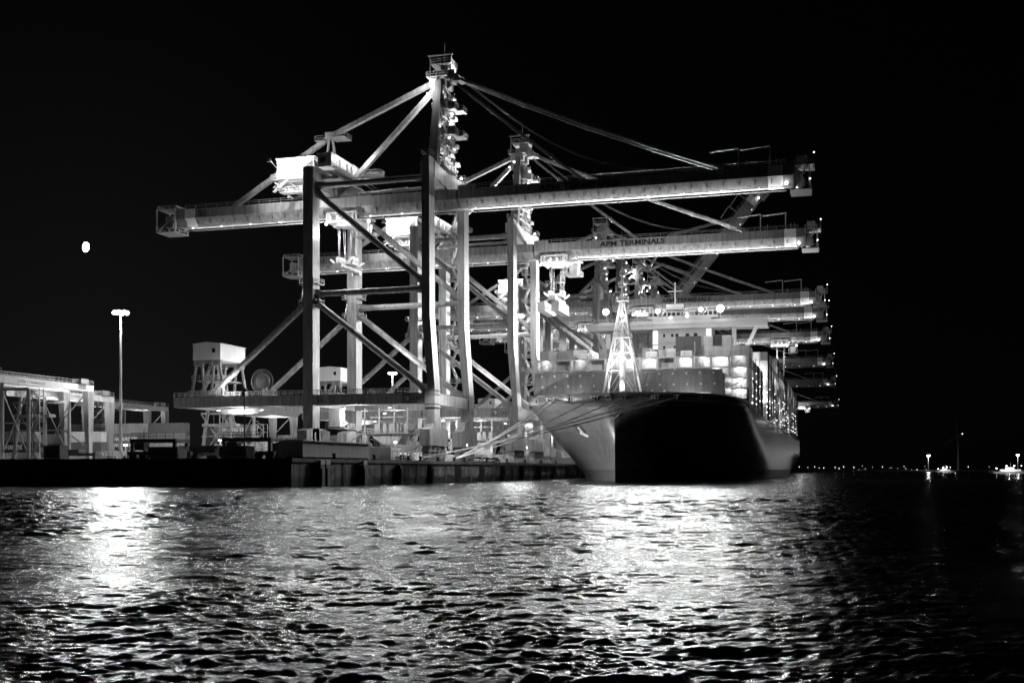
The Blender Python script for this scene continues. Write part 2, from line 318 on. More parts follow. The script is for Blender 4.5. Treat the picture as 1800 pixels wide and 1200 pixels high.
# ------------------------------------------------------------------ ship-to-shore crane (built at the first berth, then copied)
CO = (-93.5, 261.4, GZ)
YC = 261.4
def crane():
    t = empty('container_crane', CO); o = CO
    def B(m, name, mt, parent=t, oo=o, smooth=False): return m.build(name, mt, parent, oo, smooth=smooth)
    ys = (247.0, 272.2)
    for y in ys:
        # waterside leg: straight above, leaning out below, tapering under the portal
        m = MB(); y1 = y+3.6
        m.frus((-95.3,-93.3,y,y1,39.2), (-95.3,-93.5,y,y1,76.6)); m.frus((-93.7,-92.0,y,y1,21.3), (-95.3,-93.3,y,y1,39.2))
        m.frus((-94.6,-92.0,y-.15,y1+.1,17.6), (-94.3,-92.0,y-.15,y1+.1,21.6)); m.frus((-93.7,-92.2,y,y1,9.0), (-94.6,-92.1,y,y1,17.6))
        for z in (21.6, 20.6, 17.6, 18.4): m.box(-94.7,-91.85,y-.25,y1+.2,z,z+.16)
        B(m, 'leg', 'crane_paint')
        m = MB(); m.box(-126.0,-123.4,y,y1+.1,9.0,76.3)
        for z in (22, 34, 46.5, 60): m.box(-126.07,-123.33,y-.07,y1+.17,z,z+.12)
        B(m, 'leg', 'crane_paint')
        m = MB(); m.rail([(-126.0,y,76.4),(-123.4,y,76.4),(-123.4,y1,76.4),(-126.0,y1,76.4),(-126,y,76.4)], 1.2, 1.3)
        m.rail([(-95.5,y,76.7),(-93.2,y,76.7),(-93.2,y1,76.7),(-95.5,y1,76.7),(-95.5,y,76.7)], 1.2, 1.2)
        B(m, 'leg_top_railing', 'steel')
        # service platforms around the landside leg
        for z in (43.0, 48.0):
            B(MB().deckrail(-127.6,-126.0,y+.2,y1-.2,z), 'service_platform', 'steel'); B(MB().deckrail(-123.4,-122.0,y+.2,y1-.2,z), 'service_platform', 'steel')
        B(MB().stair((-126.8,y+1,43),(-126.8,y+3,48)), 'ladder', 'steel')
        # portal beam with its long landside overhang
        yb = y+.3; m = MB(); m.box(-162,-94.5,yb,yb+2.4,18.5,21.1)
        for x in (-152,-141,-131,-112,-103): m.box(x,x+.12,yb-.04,yb+2.44,18.45,21.15)
        pb = B(m, 'portal_beam', 'crane_paint')
        m = MB(); m.rail([(-162,yb+.15,21.1),(-94.6,yb+.15,21.1)], 1.15, 1.7); m.rail([(-162,yb+2.2,21.1),(-94.6,yb+2.2,21.1)], 1.15, 1.7)
        B(m, 'handrail', 'crane_pale')
        if y < 250:
            m = MB()
            for q in ((-100.1,-94.9,18.75,18.9),(-100.1,-94.9,20.75,20.9),(-100.1,-99.95,18.9,20.75),(-95.05,-94.9,18.9,20.75)): m.box(q[0],q[1],yb-.07,yb-.01,q[2],q[3])
            m.cur = 0; m.box(-99.8,-98.5,yb-.06,yb-.01,19.05,20.6)
            sg = B(m, 'name_plate', 'crane_mark')
            text('lettering', 'KALMAR', 3.2, 1.3, (-98.35-o[0], yb-.03-o[1], 19.15-o[2]), FRONT, 'crane_mark', t, 0.02)
            m = MB(); m.tube((-99.15,yb-.1,19.85),(-99.15,yb-.02,19.85),.5,n=16); em = B(m, 'emblem', 'band_white')
            m = MB(); m.tube((-99.3,yb-.14,19.75),(-99.3,yb-.09,19.75),.28,n=12); m.box(-99.2,-98.75,yb-.14,yb-.11,19.9,20.1); m.build('emblem_mark', 'crane_mark', em, o)
            text('number', '51', 1.5, 1.2, (-122.6-o[0], yb-.03-o[1], 19.2-o[2]), FRONT, 'crane_mark', t, 0.03)
        # lamp fixtures under the portal beam
        for x in (-150,-138,-116,-104):
            m = MB(); m.beam((x,yb+1.2,18.5),(x,yb+1.2,18.0),.12,.12); m.box(x-.35,x+.35,yb+.9,yb+1.5,17.7,18.0); fx = B(m, 'floodlight', 'steel')
            m = MB(); m.box(x-.3,x+.3,yb+.95,yb+1.45,17.62,17.69); m.build('lens', 'lamp_glow', fx, o)
        # tubular bracing of the side frame
        yt = y+1.8
        for p, q in (((-123.4,yt,71.8),(-95.3,yt,71.9)), ((-123.4,yt,70.4),(-95.3,yt,47.2)), ((-123.4,yt,45.6),(-95.3,yt,45.7)),
                     ((-123.4,yt,43.7),(-94.6,yt,21.6)), ((-126.0,yt,43.4),(-152.8,yt,21.2))):
            m = MB(); m.tube(p, q, .72, n=14); pv = Vector(p); qv = Vector(q); d = (qv-pv)/(qv-pv).length
            m.beam(pv, pv+d*2.2, .3, 2.4, .3, 1.5); m.beam(qv, qv-d*2.2, .3, 2.4, .3, 1.5)
            # spiral strake round the tube
            L = (qv-pv).length; a = d.cross(Vector((0,1,0))).normalized(); b = Vector((0,1,0)); n_ = int(L*1.1)
            for i in range(int(n_*.25), int(n_*.75)):
                t0, t1 = i/n_, (i+1)/n_; f0, f1 = t0*L/4.2*6.283, t1*L/4.2*6.283
                m.beam(pv+d*L*t0+(a*math.cos(f0)+b*math.sin(f0))*.76, pv+d*L*t1+(a*math.cos(f1)+b*math.sin(f1))*.76, .12, .12)
            B(m, 'brace', 'crane_paint')
        # gantry travel gear
        for x0, x1 in ((-94.6,-92.1), (-126.0,-123.4)):
            ya = y-3.2 if y < 260 else y-6.0
            m = MB(); m.prismX([(ya,8.6),(ya+12.6,8.6),(ya+12.6,12.4),(ya+9.5,13.0),(ya+3.0,13.0),(ya,12.4)], x0, x1)
            m.box(x0-.06,x1+.06,ya+4.2,ya+4.9,9.4,12.0); m.box(x0-.06,x1+.06,ya+8,ya+8.7,9.4,12.0)
            if x0 > -100: m.frus((x0+.2,x1-.2,ya+2.4,ya+9.9,12.9),(x0+.2,x1-.2,ya+4.2,ya+8.2,15.0))
            sb = B(m, 'sill_beam', 'crane_paint')
            for k in (1.6, 4.6, 7.8, 10.8):
                m = MB(); yy = ya+k
                m.prismX([(yy-1.3,7.2),(yy+1.3,7.2),(yy+.4,8.7),(yy-.4,8.7)], x0+.3, x1-.3)
                m.prismX([(yy-1.4,5.7),(yy+1.4,5.7),(yy+1.2,6.9),(yy+.3,7.4),(yy-.3,7.4),(yy-1.2,6.9)], x0+.5, x1-.5)
                for e in (-.75, .75): m.tube((x0+.6,yy+e,5.35),(x1-.6,yy+e,5.35),.52,n=12)
                B(m, 'bogie', 'steel')
    # cross beams between the side frames
    for nm, bx in (('cross_beam', (-94.7,-92.4,250.7,272.0,18.3,21.0)), ('cross_beam', (-125.8,-123.6,250.8,272.0,18.3,21.0)), ('cross_beam', (-162,-160.2,249.8,272.4,18.6,21.0)),
                   ('cross_beam', (-125.8,-123.6,250.8,272.0,71.6,75.9))):
        B(MB().box(*bx), nm, 'crane_paint')
    m = MB(); m.prismX([(250.6,72.2),(256.5,71.2),(266.5,71.2),(272.2,72.2),(272.2,76.2),(266,75.4),(257,75.4),(250.6,76.2)], -97.0, -93.4); B(m, 'cross_beam', 'crane_pale')
    # rear girder
    sec = [(YC-2.8,68.7),(YC-1.3,66.7),(YC+1.3,66.7),(YC+2.8,68.7),(YC+2.8,71.1),(YC-2.8,71.1)]
    m = MB(); m.prismX(sec, -169.0, -90.8)
    m.box(-169.05,-166.1,YC-2.83,YC+2.83,68.75,71.13)
    for x in range(-160,-92,6): m.box(x,x+.1,YC-2.84,YC+2.84,68.7,71.14)
    gd = B(m, 'rear_girder', 'crane_paint')
    m = MB(); m.prismX([(a-(0.03 if a < YC else -.03), b) for a, b in sec], -166.1, -163.0); B(m, 'white_band', 'band_white')
    text('number', '51', 2.3, 1.5, (-162.2-o[0], YC-2.85-o[1], 69.1-o[2]), FRONT, 'crane_mark', t, 0.03)
    def fittings(x0, x1, parent, oo):
        m = MB()
        x = x0
        while x < x1:
            for sgn in (-1, 1):
                m.beam((x,YC+sgn*2.5,68.2),(x,YC+sgn*2.0,67.3),.12,.35); m.box(x-.06,x+.06,YC+sgn*1.9-.35,YC+sgn*1.9+.35,66.45,66.6)
            x += 3.6
        m.build('bracket', 'crane_mark', parent, oo)
        m = MB()
        for sgn in (-1, 1): m.beam((x0,YC+sgn*1.9,66.4),(x1,YC+sgn*1.9,66.4),.25,.2)
        m.build('trolley_rail', 'steel', parent, oo)
        m = MB(); m.beam((x0,YC-3.0,65.3),(x1,YC-3.0,65.3),.13,.13)
        x = x0
        while x < x1: m.beam((x,YC-3.0,65.3),(x,YC-2.0,66.7),.08,.08); x += 14
        m.build('festoon_streak', 'band_white', parent, oo)  # white tone carries the streak of light under the boom
        m = MB(); m.rail([(x0,YC-2.7,71.15),(x1,YC-2.7,71.15)], 1.0, 3.0, .04)
        m.build('handrail', 'steel', parent, oo)
        x = x0+2
        while x < x1:
            m = MB(); m.box(x-.14,x+.14,YC-2.3,YC-2.05,66.1,66.3); m.build('marker_lamp', 'lamp_soft', parent, oo); x += 8.4
    fittings(-166, -92, gd, o)
    # tail frame
    m = MB(); m.deckrail(-174.6,-168.8,YC-3.2,YC+3.2,65.6,.2); m.deckrail(-174.4,-168.9,YC-2.8,YC+2.8,71.6,.15,.8)
    for x in (-174.4,-169): 
        for y in (YC-3,YC+3): m.beam((x,y,65.6),(x,y,71.6),.28,.28)
    m.beam((-174.4,YC-3,65.6),(-169,YC-3,69.5),.15,.15); m.box(-173,-171,YC-1,YC+1,67,70); B(m, 'tail_platform', 'crane_pale')
    # boom, hinged at the waterside
    H = (-90.4, YC, 70.6)
    m = MB(); m.prismX(sec, -90.4, -11.2)
    for x in range(-84,-14,6): m.box(x,x+.1,YC-2.84,YC+2.84,68.7,71.14)
    m.prismX([(YC-2.85,71.0),(YC-2.85,72.0),(YC-2.3,72.0),(YC-2.3,71.0)], -90.4, -86)
    boom = m.build('boom', 'crane_paint', t, H, loc=(H[0]-o[0], 0, H[2]-o[2]))
    fittings(-88, -13, boom, H)
    for x0, x1, mt in ((-19.9,-16.8,'band_dark'), (-16.8,-13.5,'band_white'), (-13.5,-11.1,'band_dark')):
        m = MB(); m.prismX([(YC+(a-YC)*1.012, b+(.012 if b > 70 else -.012)) for a, b in sec], x0+.01, x1-.01); m.build('painted_band', mt, boom, H)
    text('lettering', 'APM TERMINALS', 19.4, 1.55, (-70-H[0], -2.86, 69.15-H[2]), FRONT, 'lettering', boom, 0.03)
    m = MB()  # tip platform
    m.deckrail(-12,-7.4,YC-3.4,YC+3.4,65.4,.2); m.deckrail(-11.2,-6.8,YC-3,YC+3,70.9,.15,1.0)
    for x in (-11,-7.8):
        for y in (YC-3.2,YC+3.2): m.beam((x,y,65.4),(x,y,72),.22,.22)
    m.beam((-11,YC-3.2,65.6),(-7.8,YC-3.2,70.6),.14,.14); m.tube((-10,YC-1.2,67.6),(-10,YC+1.2,67.6),1.3,n=14); m.tube((-10.4,YC-1.4,69.4),(-10.4,YC+1.4,69.4),.7,n=12)
    m.box(-10.6,-8.4,YC-1.6,YC+1.6,71,73.2); m.stair((-11,YC-3.3,65.6),(-8.2,YC-3.3,70.6))
    m.beam((-6.9,YC-3,70),(-6.8,YC-3,73.2),.1,.1)
    for x in (-16.5,-23.5): m.beam((x,YC-1,71),(x,YC-1,76.2),.3,.3); m.beam((x,YC-1,76.1),(x-6.5,YC-1,75.6),.28,.28)
    for x in (-14,-15,-21.5): m.beam((x,YC-2,71),(x,YC-2,72.9),.12,.12)
    m.build('tip_platform', 'crane_pale', boom, H)
    for c in ((-6.8,YC-3,73.3),(-7.6,YC-3.5,67.4),(-12.8,YC-2.5,67.0)):
        m = MB(); m.ball(c, .13 if c[0] > -12 else .38, 8); m.build('tip_lamp', 'lamp_glow', boom, H)
    # forestays, folded links show as knuckles
    for y in (YC-1.6, YC+1.6):
        for a, b, sag in (((-91,y,98.6),(-27.2,y,71.6),.8), ((-91,y,97.2),(-59.3,y,71.4),.4)):
            m = MB(); a = Vector(a); b = Vector(b); N = 4; pr = a
            for i in range(1, N+1):
                p = a+(b-a)*i/N-Vector((0,0,sag*math.sin(math.pi*i/N)*1.0)); m.beam(pr, p, .3, .55); m.box(p.x-.4,p.x+.4,y-.3,y+.3,p.z-.35,p.z+.35); pr = p
            B(m, 'forestay', 'crane_paint')
    m = MB(); pr = Vector((-90.8,YC,99))
    for i in range(1, 11):
        u = i/10; p = Vector((-90.8+58*u, YC, 99-27.2*u-7.5*math.sin(math.pi*u))); m.tube(pr, p, .05, n=5, caps=False); m.tube(pr+Vector((0,.8,.4)), p+Vector((0,.8,.5)), .05, n=5, caps=False); pr = p
    B(m, 'hoist_rope', 'steel')
    # backstays
    for a, b in (((-98,YC,98.3),(-125.3,YC,87.6)), ((-125.3,YC,87.6),(-153.2,YC,71.6)), ((-98,YC,96.2),(-123.8,YC,71.6))):
        B(MB().beam(a, b, 1.3, 1.05), 'backstay', 'crane_paint')
    m = MB(); m.beam((-126.6,YC-.5,80.4),(-125.6,YC-.4,87.8),.5,.5); m.beam((-123.8,YC-.5,80.4),(-125,YC-.4,87.8),.5,.5); m.box(-126.6,-124,YC-1.2,YC+1.2,86.9,88.3)
    m.deckrail(-125,-120.8,YC-2.2,YC+2.2,86.8); m.deckrail(-129.4,-126.8,YC-1.5,YC+1.5,86.4); B(m, 'pylon', 'steel')
    # apex tower
    for s in (-1, 1):
        m = MB(); m.frus((-96.6,-94.2,YC+s*6.6-1.1,YC+s*6.6+1.1,74.6), (-96.1,-94.5,YC+s*2.6-.8,YC+s*2.6+.8,97.8)); B(m, 'apex_leg', 'crane_paint')
    for z, k in ((76.6,6.6),(82.2,5.9),(85,5.4),(91.2,4.4),(93.6,4)):
        m = MB(); k *= .8; m.deckrail(-96.9,-96.1,YC-k,YC+k,z,.08); m.deckrail(-94.4,-93.2,YC-k*.7,YC+k,z,.08); m.box(-96,-94.5,YC-.8,YC+1.6,z-1.2,z+.6); m.beam((-95.3,YC-k*.8,z-.4),(-95.3,YC+k*.8,z-.4),.5,.5)
        if z in (91.2, 85): m.box(-93.6,-91.6,YC-1.4,YC+1.2,z,z+1.9); m.deckrail(-93,-90.2,YC+.5,YC+k,z+.1)
        B(m, 'apex_platform', 'crane_pale')
    m = MB(); zz = 76.6; k = 1
    for z in (82.2,85,91.2,97): m.stair((-96.4,YC-2.2*k,zz),(-94.4,YC+2.2*k,z)); m.beam((-95.3,YC-5.5+(zz-76)*.12,zz),(-95.3,YC+5.5-(z-76)*.15,z),.3,.3); zz = z; k = -k
    B(m, 'apex_stair', 'crane_pale')
    m = MB(); zs = [75,78.5,82,85.5,89,92.5,96]; hw = lambda z: 6.6-(z-74.6)*.172
    for a, b in zip(zs, zs[1:]):
        for sg in (-1, 1): m.tube((-94.0,YC+sg*hw(a)*.8,a),(-94.0,YC-sg*hw(b)*.8,b),.12,n=5)
        m.tube((-94.0,YC-hw(b),b),(-94.0,YC+hw(b),b),.12,n=5); m.tube((-92.6,YC+1.6,a),(-92.9,YC+1.9,b),.1,n=5); m.tube((-93.4,YC-2.6,a),(-93.2,YC-2.2,b),.08,n=5)
    for z in (79, 83.4, 87, 90, 94.5): m.box(-94.6,-93.2,YC+hw(z)-.6,YC+hw(z)+1.2,z,z+.9); m.tube((-93.4,YC+1,z),(-93.4,YC+1,z+.8),.5,n=8)
    B(m, 'apex_lattice', 'crane_pale')
    for q, c in enumerate(((-93.0,YC+.8,80.2),(-93.2,YC-1.2,84.2),(-92.9,YC+2.6,86.6),(-93,YC+.2,90.4),(-93,YC+2.2,94.4),(-92.6,YC-1.6,99.9),(-97.9,YC-3.7,94.6))):
        B(MB().ball(c, .24, 8), 'work_lamp', 'lamp_glow')
    m = MB(); m.box(-97.6,-93.6,YC-3.2,YC-1.9,96.6,98.4); m.box(-97.2,-93.6,YC+1.7,YC+3.0,96.8,98.6); m.box(-96.4,-94.6,YC-1.9,YC+1.7,97.4,98.2); m.tube((-91.5,YC-1.8,98.8),(-91.5,YC+1.8,98.8),1.0,n=12); m.box(-96.4,-91.5,YC-2,YC-1,98.4,100.6); m.box(-96.4,-91.5,YC+1,YC+2,98.4,100.2)
    m.box(-95.4,-92.6,YC-1.2,YC+2,100.2,102.4); m.tube((-94.0,YC-2,100.6),(-94.0,YC+2,100.6),.9,n=12)
    m.deckrail(-98.3,-93.0,YC-3.6,YC+3.6,98.9); m.deckrail(-97.6,-92.4,YC-2.6,YC+2.6,102.2); m.beam((-98.4,YC-2,104.4),(-92,YC-2,104.4),.3,.3); m.beam((-97.9,YC-2,98.9),(-97.9,YC-2,104.4),.2,.2); m.beam((-92.4,YC-2,102.2),(-92.4,YC-2,104.4),.2,.2); m.beam((-94.8,YC,102.4),(-94.8,YC,108),.07,.07)
    m.stair((-97.5,YC-3,94),(-95.5,YC-3,98.8)); m.deckrail(-92.8,-89.8,YC-1.5,YC+1.5,98.0,.12,.8)
    B(m, 'apex_head', 'crane_pale')
    for c in ((-96.6,YC-3.0,96.3),(-95.2,YC-3.4,78.2),(-94.2,YC+2.5,88.4),(-94.0,YC+4.8,82.8),(-93.4,YC+1.5,100.2),(-92.6,YC+6.2,76.0)):
        B(MB().ball(c, .3, 8), 'work_lamp', 'lamp_glow')
    # machinery house and electrical house
    m = MB(); m.box(-135.7,-125.6,252.0,272,74.9,79.9); m.box(-136.0,-125.3,251.7,272.3,79.9,80.15)
    mh = B(m, 'machinery_house', 'house_white')
    text('lettering', 'APM', 2.6, .75, (-131.2-o[0], 251.96-o[1], 78.2-o[2]), FRONT, 'steel', mh, 0.02)
    text('lettering', 'TERMINALS', 6.6, .75, (-134.6-o[0], 251.96-o[1], 77.1-o[2]), FRONT, 'steel', mh, 0.02)
    m = MB()
    for k in range(5): m.add([(-129.8+k*.75,251.93,76.2),(-129.3+k*.75,251.93,76.2),(-126.3+k*.1,251.93,79.0+k*.12-.5),(-126.6+k*.1,251.93,79.3+k*.12-.5)], [(0,1,2,3)])
    m.build('livery_stripes', 'container_paint_3', mh, o)
    m = MB(); m.box(-122.6,-119.0,248,265,76.2,79.3); m.box(-122.8,-118.8,247.8,265.2,79.3,79.5)
    eh = B(m, 'electrical_house', 'house_white')
    m = MB()
    for y in (252.2, 256.5, 259): m.box(-119.02,-118.95,y,y+1.1,76.9,78.9)
    for x in (-121.9,): m.box(x,x+1.4,247.9,247.98,77.2,78.4)
    m.build('door', 'crane_mark', eh, o)
    m = MB(); m.deckrail(-136.8,-124.9,250.6,251.9,74.8); m.deckrail(-118.9,-117.4,247.6,266,76.0); m.box(-136.5,-119,252,272,74.2,74.8)
    for x in (-136,-132,-128): m.beam((x,251.5,74.2),(x+2.2,257,71.2),.3,.3)
    for x in (-134,-129,-121): m.beam((x,255,71.1),(x,255,74.4),.5,.5); m.beam((x,268,71.1),(x,268,74.4),.5,.5)
    m.deckrail(-134.5,-127,250.8,253.5,71.6); m.stair((-136,251,71.7),(-132,251,74.7)); m.stair((-118,264,76),(-112,264,71.5)); m.deckrail(-116,-111,259,262,76.5)
    m.beam((-132.5,250.8,74.6),(-132.5,242.6,77.2),.14,.14); m.box(-132.9,-132.1,241.8,242.4,76.6,77.4)  # arm and head made up for the added house light
    B(m, 'house_deck', 'steel')
    for k in range(2):
        m = MB(); m.tube((-117+k*9,YC-1.5,72.0),(-104+k*6,YC-1.5,72.4),.45,n=8); B(m, 'cable_duct', 'steel')
    # ladder tower from the portal up the far waterside leg
    m = MB(); zz = 21.2
    while zz < 70: m.stair((-96.9 if int(zz/4.4) % 2 else -98.6, 277, zz), (-98.6 if int(zz/4.4) % 2 else -96.9, 277, zz+4.4), .7); m.deckrail(-99.4,-96.2,276.2,277.8,zz,.1,1.0); zz += 4.4
    B(m, 'stair_tower', 'steel')
    # elevator cable beside the waterside leg
    B(MB().tube((-96.4,262,66),(-95.9,262,14),.09,n=6), 'trailing_cable', 'crane_mark')
    # second trolley house on the landside overhang
    x0, x1, y0, y1 = -157.2,-149.4,248.4,260.4
    ph = empty('portal_house', (0,0,0)); ph.parent = t
    m = MB(); m.box(x0,x1,y0,y1,30.4,34.3); m.prismY([(x0-.15,34.3),(x1+.15,34.3),(x1+.15,34.5),((x0+x1)/2,34.9),(x0-.15,34.5)],y0-.15,y1+.15); B(m, 'house_body', 'house_white', ph)
    m = MB(); m.box(-151.8,-150.9,y0-.05,y0,32.2,33.2); B(m, 'window', 'glass', ph)
    m = MB()
    for y in (y0+.6,y1-.6):
        for xx in (x0+1.4,x1-1.4):
            m.box(xx-1.3,xx+1.3,y-.5,y+.5,29.0,30.4); m.beam((xx-.8,y,29.4),(xx-2.2 if xx < -153 else xx-1.6,y,21.3),.55,.5); m.beam((xx+.8,y,29.4),(xx+2.2 if xx > -153 else xx+1.6,y,21.3),.55,.5)
        m.box(x0+.5,x1-.5,y-.3,y+.3,29.6,30.4)
    m.box(x0+.4,x1-.4,y0+1,y1-1,25.2,25.5); m.box(x0+2,x1-2,y0+2,y1-4,25.5,27); B(m, 'trestle', 'crane_paint', ph)
    m = MB(); m.rail([(x0-.5,y0+.3,25.5),(x1+.5,y0+.3,25.5)], 1.1, 1.1); m.stair((x0+2,y0+.4,21.2),(x0+4.4,y0+.4,25.5)); m.stair((x0+3.4,y0+.4,25.5),(x0+5.4,y0+.4,29.6)); m.deckrail(x0-1,x1+1,y0-.5,y0+.8,21.6); m.box(x1-3,x1-1,y0+.3,y0+2,21.6,23); B(m, 'access_stair', 'crane_pale', ph)
    # second trolley under the overhang: pan shaped cradle
    m = MB(); m.prismY([(-152,18.2),(-138.5,18.2),(-140.5,16.9),(-150,16.9)], 251, 271.5); B(m, 'trolley_cradle', 'crane_pale'); m = MB(); m.prismY([(-115.5,12.0),(-106,12.0),(-107.6,9.4),(-111.6,9.4)], 262, 268); B(m, 'platform_tub', 'crane_pale')
    m = MB(); m.deckrail(-117,-104,260.8,269.2,12.1)
    for x in (-116,-112,-108,-104.5): m.beam((x,261,12),(x,261,18.4),.3,.3)
    m.box(-115,-106,262,268,16.0,16.3); m.box(-121.6,-118.6,252,255,13.5,17.8); m.stair((-120,258,8.7),(-116,258,12)); m.deckrail(-122,-117,251,259,13.2)
    for x in range(-114,-105,2): m.box(x,x+1.2,262.5,267,12.2,14.6)
    B(m, 'lashing_platform', 'crane_pale')
    # cable reel
    m = MB(); rc = Vector((-139.0,250.6,24.9)); N = 36
    for i in range(N):
        a0, a1 = 6.283*i/N, 6.283*(i+1)/N
        for rr in (3.0, 1.6):
            m.beam(rc+Vector((math.cos(a0)*rr,0,math.sin(a0)*rr)), rc+Vector((math.cos(a1)*rr,0,math.sin(a1)*rr)), .1, .1)
        m.beam(rc+Vector((math.cos(a0)*.4,0,math.sin(a0)*.4)), rc+Vector((math.cos(a0)*3,0,math.sin(a0)*3)), .07, .07)
    m.tube(rc, rc+Vector((0,.8,0)), .8, n=16); m.tube(rc+Vector((0,.2,0)), rc+Vector((0,.5,0)), 1.9, n=20)
    B(m, 'cable_reel', 'band_dark')
    m = MB(); m.box(rc.x-.5,rc.x+.5,rc.y+.8,rc.y+1.8,21.1,25.4); m.deckrail(rc.x+1,rc.x+3,rc.y,rc.y+2,21.6); B(m, 'reel_stand', 'crane_paint')
    return t

def trolley(t):
    o = CO; r = empty('trolley', (0,0,0)); r.parent = t   # modelled with its middle at x = 0 over the crane's middle
    ox = (0, YC, GZ)
    m = MB(); m.box(-4.2,4.2,YC-3.4,YC+3.4,64.9,65.5)
    for y in (YC-3.3,YC+3.3):
        m.beam((-4,y,65.2),(-4,y,67.2),.4,.4); m.beam((4,y,65.2),(4,y,67.2),.4,.4); m.beam((-4,y,67.2),(4,y,67.2),.5,.4)
        for x in (-3.2,3.2): m.tube((x,y-.3,67.0),(x,y+.3,67.0),.4,n=10)
    m.rail([(-4.2,YC-3.4,65.5),(4.2,YC-3.4,65.5)]); m.rail([(-4.2,YC+3.4,65.5),(4.2,YC+3.4,65.5)]); m.box(-2,2,YC-2,YC+2,64.2,64.9)
    for x in (-3,-1,1,3): m.box(x-.4,x+.4,YC-3.7,YC-3.4,65.4,66.6); m.tube((x,YC-1,64.6),(x,YC+1,64.6),.5,n=10)
    m.build('trolley_frame', 'crane_pale', r, ox)
    m = MB(); m.frus((5.2,7.4,YC-4.6,YC-2.2,60.9),(4.8,7.9,YC-4.8,YC-2.0,63.9)); m.deckrail(4.2,8.6,YC-5.2,YC-1.6,60.7); m.beam((4.4,YC-5,60.8),(4.4,YC-5,65.2),.2,.2); m.beam((8.4,YC-5,60.8),(8.4,YC-5,65.2),.2,.2); m.box(4.2,8.6,YC-5.2,YC-1.8,64.6,65.0)
    m.build('operator_cab', 'crane_pale', r, ox)
    m = MB()
    for c in ((-3.9,YC-3.9,64.5),(3.4,YC-3.9,64.3),(8.2,YC-5.3,64.2)): m.ball(c, .34, 8)
    m.build('work_lamp', 'lamp_glow', r, ox)
    return r
def spreader(r, z, n=2):
    ox = (0, YC, GZ); m = MB()
    for x in (-1.8,1.8):
        for y in (-1.5,1.5):
            for e in (0,.5): m.tube((x+e,YC+y,64.4),(x*.8+e*.5,YC+y*1.2,z+3),.05,n=4,caps=False)
    m.build('hoist_rope', 'steel', r, ox)
    m = MB(); m.box(-2.2,2.2,YC-1.8,YC+1.8,z+1.6,z+2.6)
    for x in (-1.8,1.8):
        m.tube((x,YC-1.6,z+3),(x,YC+1.6,z+3),.6,n=12)
    m.box(-.9,.9,YC-6,YC+6,z+.5,z+1.2)
    for y in (-5.8,5.8): m.box(-1.2,1.2,YC+y-.3,YC+y+.3,z,z+1.0)
    for y in (-3.5,3.5):
        m.beam((-1.8,YC+y*.5,z+1.2),(-3,YC+y,z+2.6),.4,.4); m.beam((1.8,YC+y*.5,z+1.2),(3,YC+y,z+2.6),.4,.4)
    m.build('spreader', 'crane_pale', r, ox)

cr0 = crane(); tr0 = trolley(cr0)
GR = 'ship to shore container cranes along the quay'
# (name of the state, distance along the quay, boom angle, trolley x from the rail, spreader height, label)
CR = [(261.4, 0, -27.5, 53.0, 'tallest nearest grey quayside crane with number 51 plate and its boom lowered'),
      (331, 0, 9.5, 53.5, 'second nearest quay crane with clear boom lettering, hoisting two containers over the bow'),
      (448, 0, 16, 0, 'third quay crane counted from the camera, boom passing just above the ship bridge lights'),
      (490, 0, -16, 0, 'quay crane directly behind the third, boom half hidden behind the ship bridge wing'),
      (535, 51, -30, 0, 'only quay crane with its boom raised to the sky, lamps all over its apex'),
      (578, 0, 62, 44, 'first quay crane beyond the raised boom, bright lamp cluster on its boom tip'),
      (713, 0, 45, 0, 'quay crane whose boom tip shows third from the far end of the row'),
      (883, 0, 30, 0, 'quay crane whose boom tip shows next to last in the row'),
      (1178, 0, 50, 0, 'farthest and smallest quay crane, low over the stern end of the ship')]
cranes = [cr0]
for y, *_ in CR[1:]:
    c = copy_tree(cr0); c.location.y = y; cranes.append(c)
def kids(o, name): return [c for c in o.children if c.name.split('.')[0] == name]
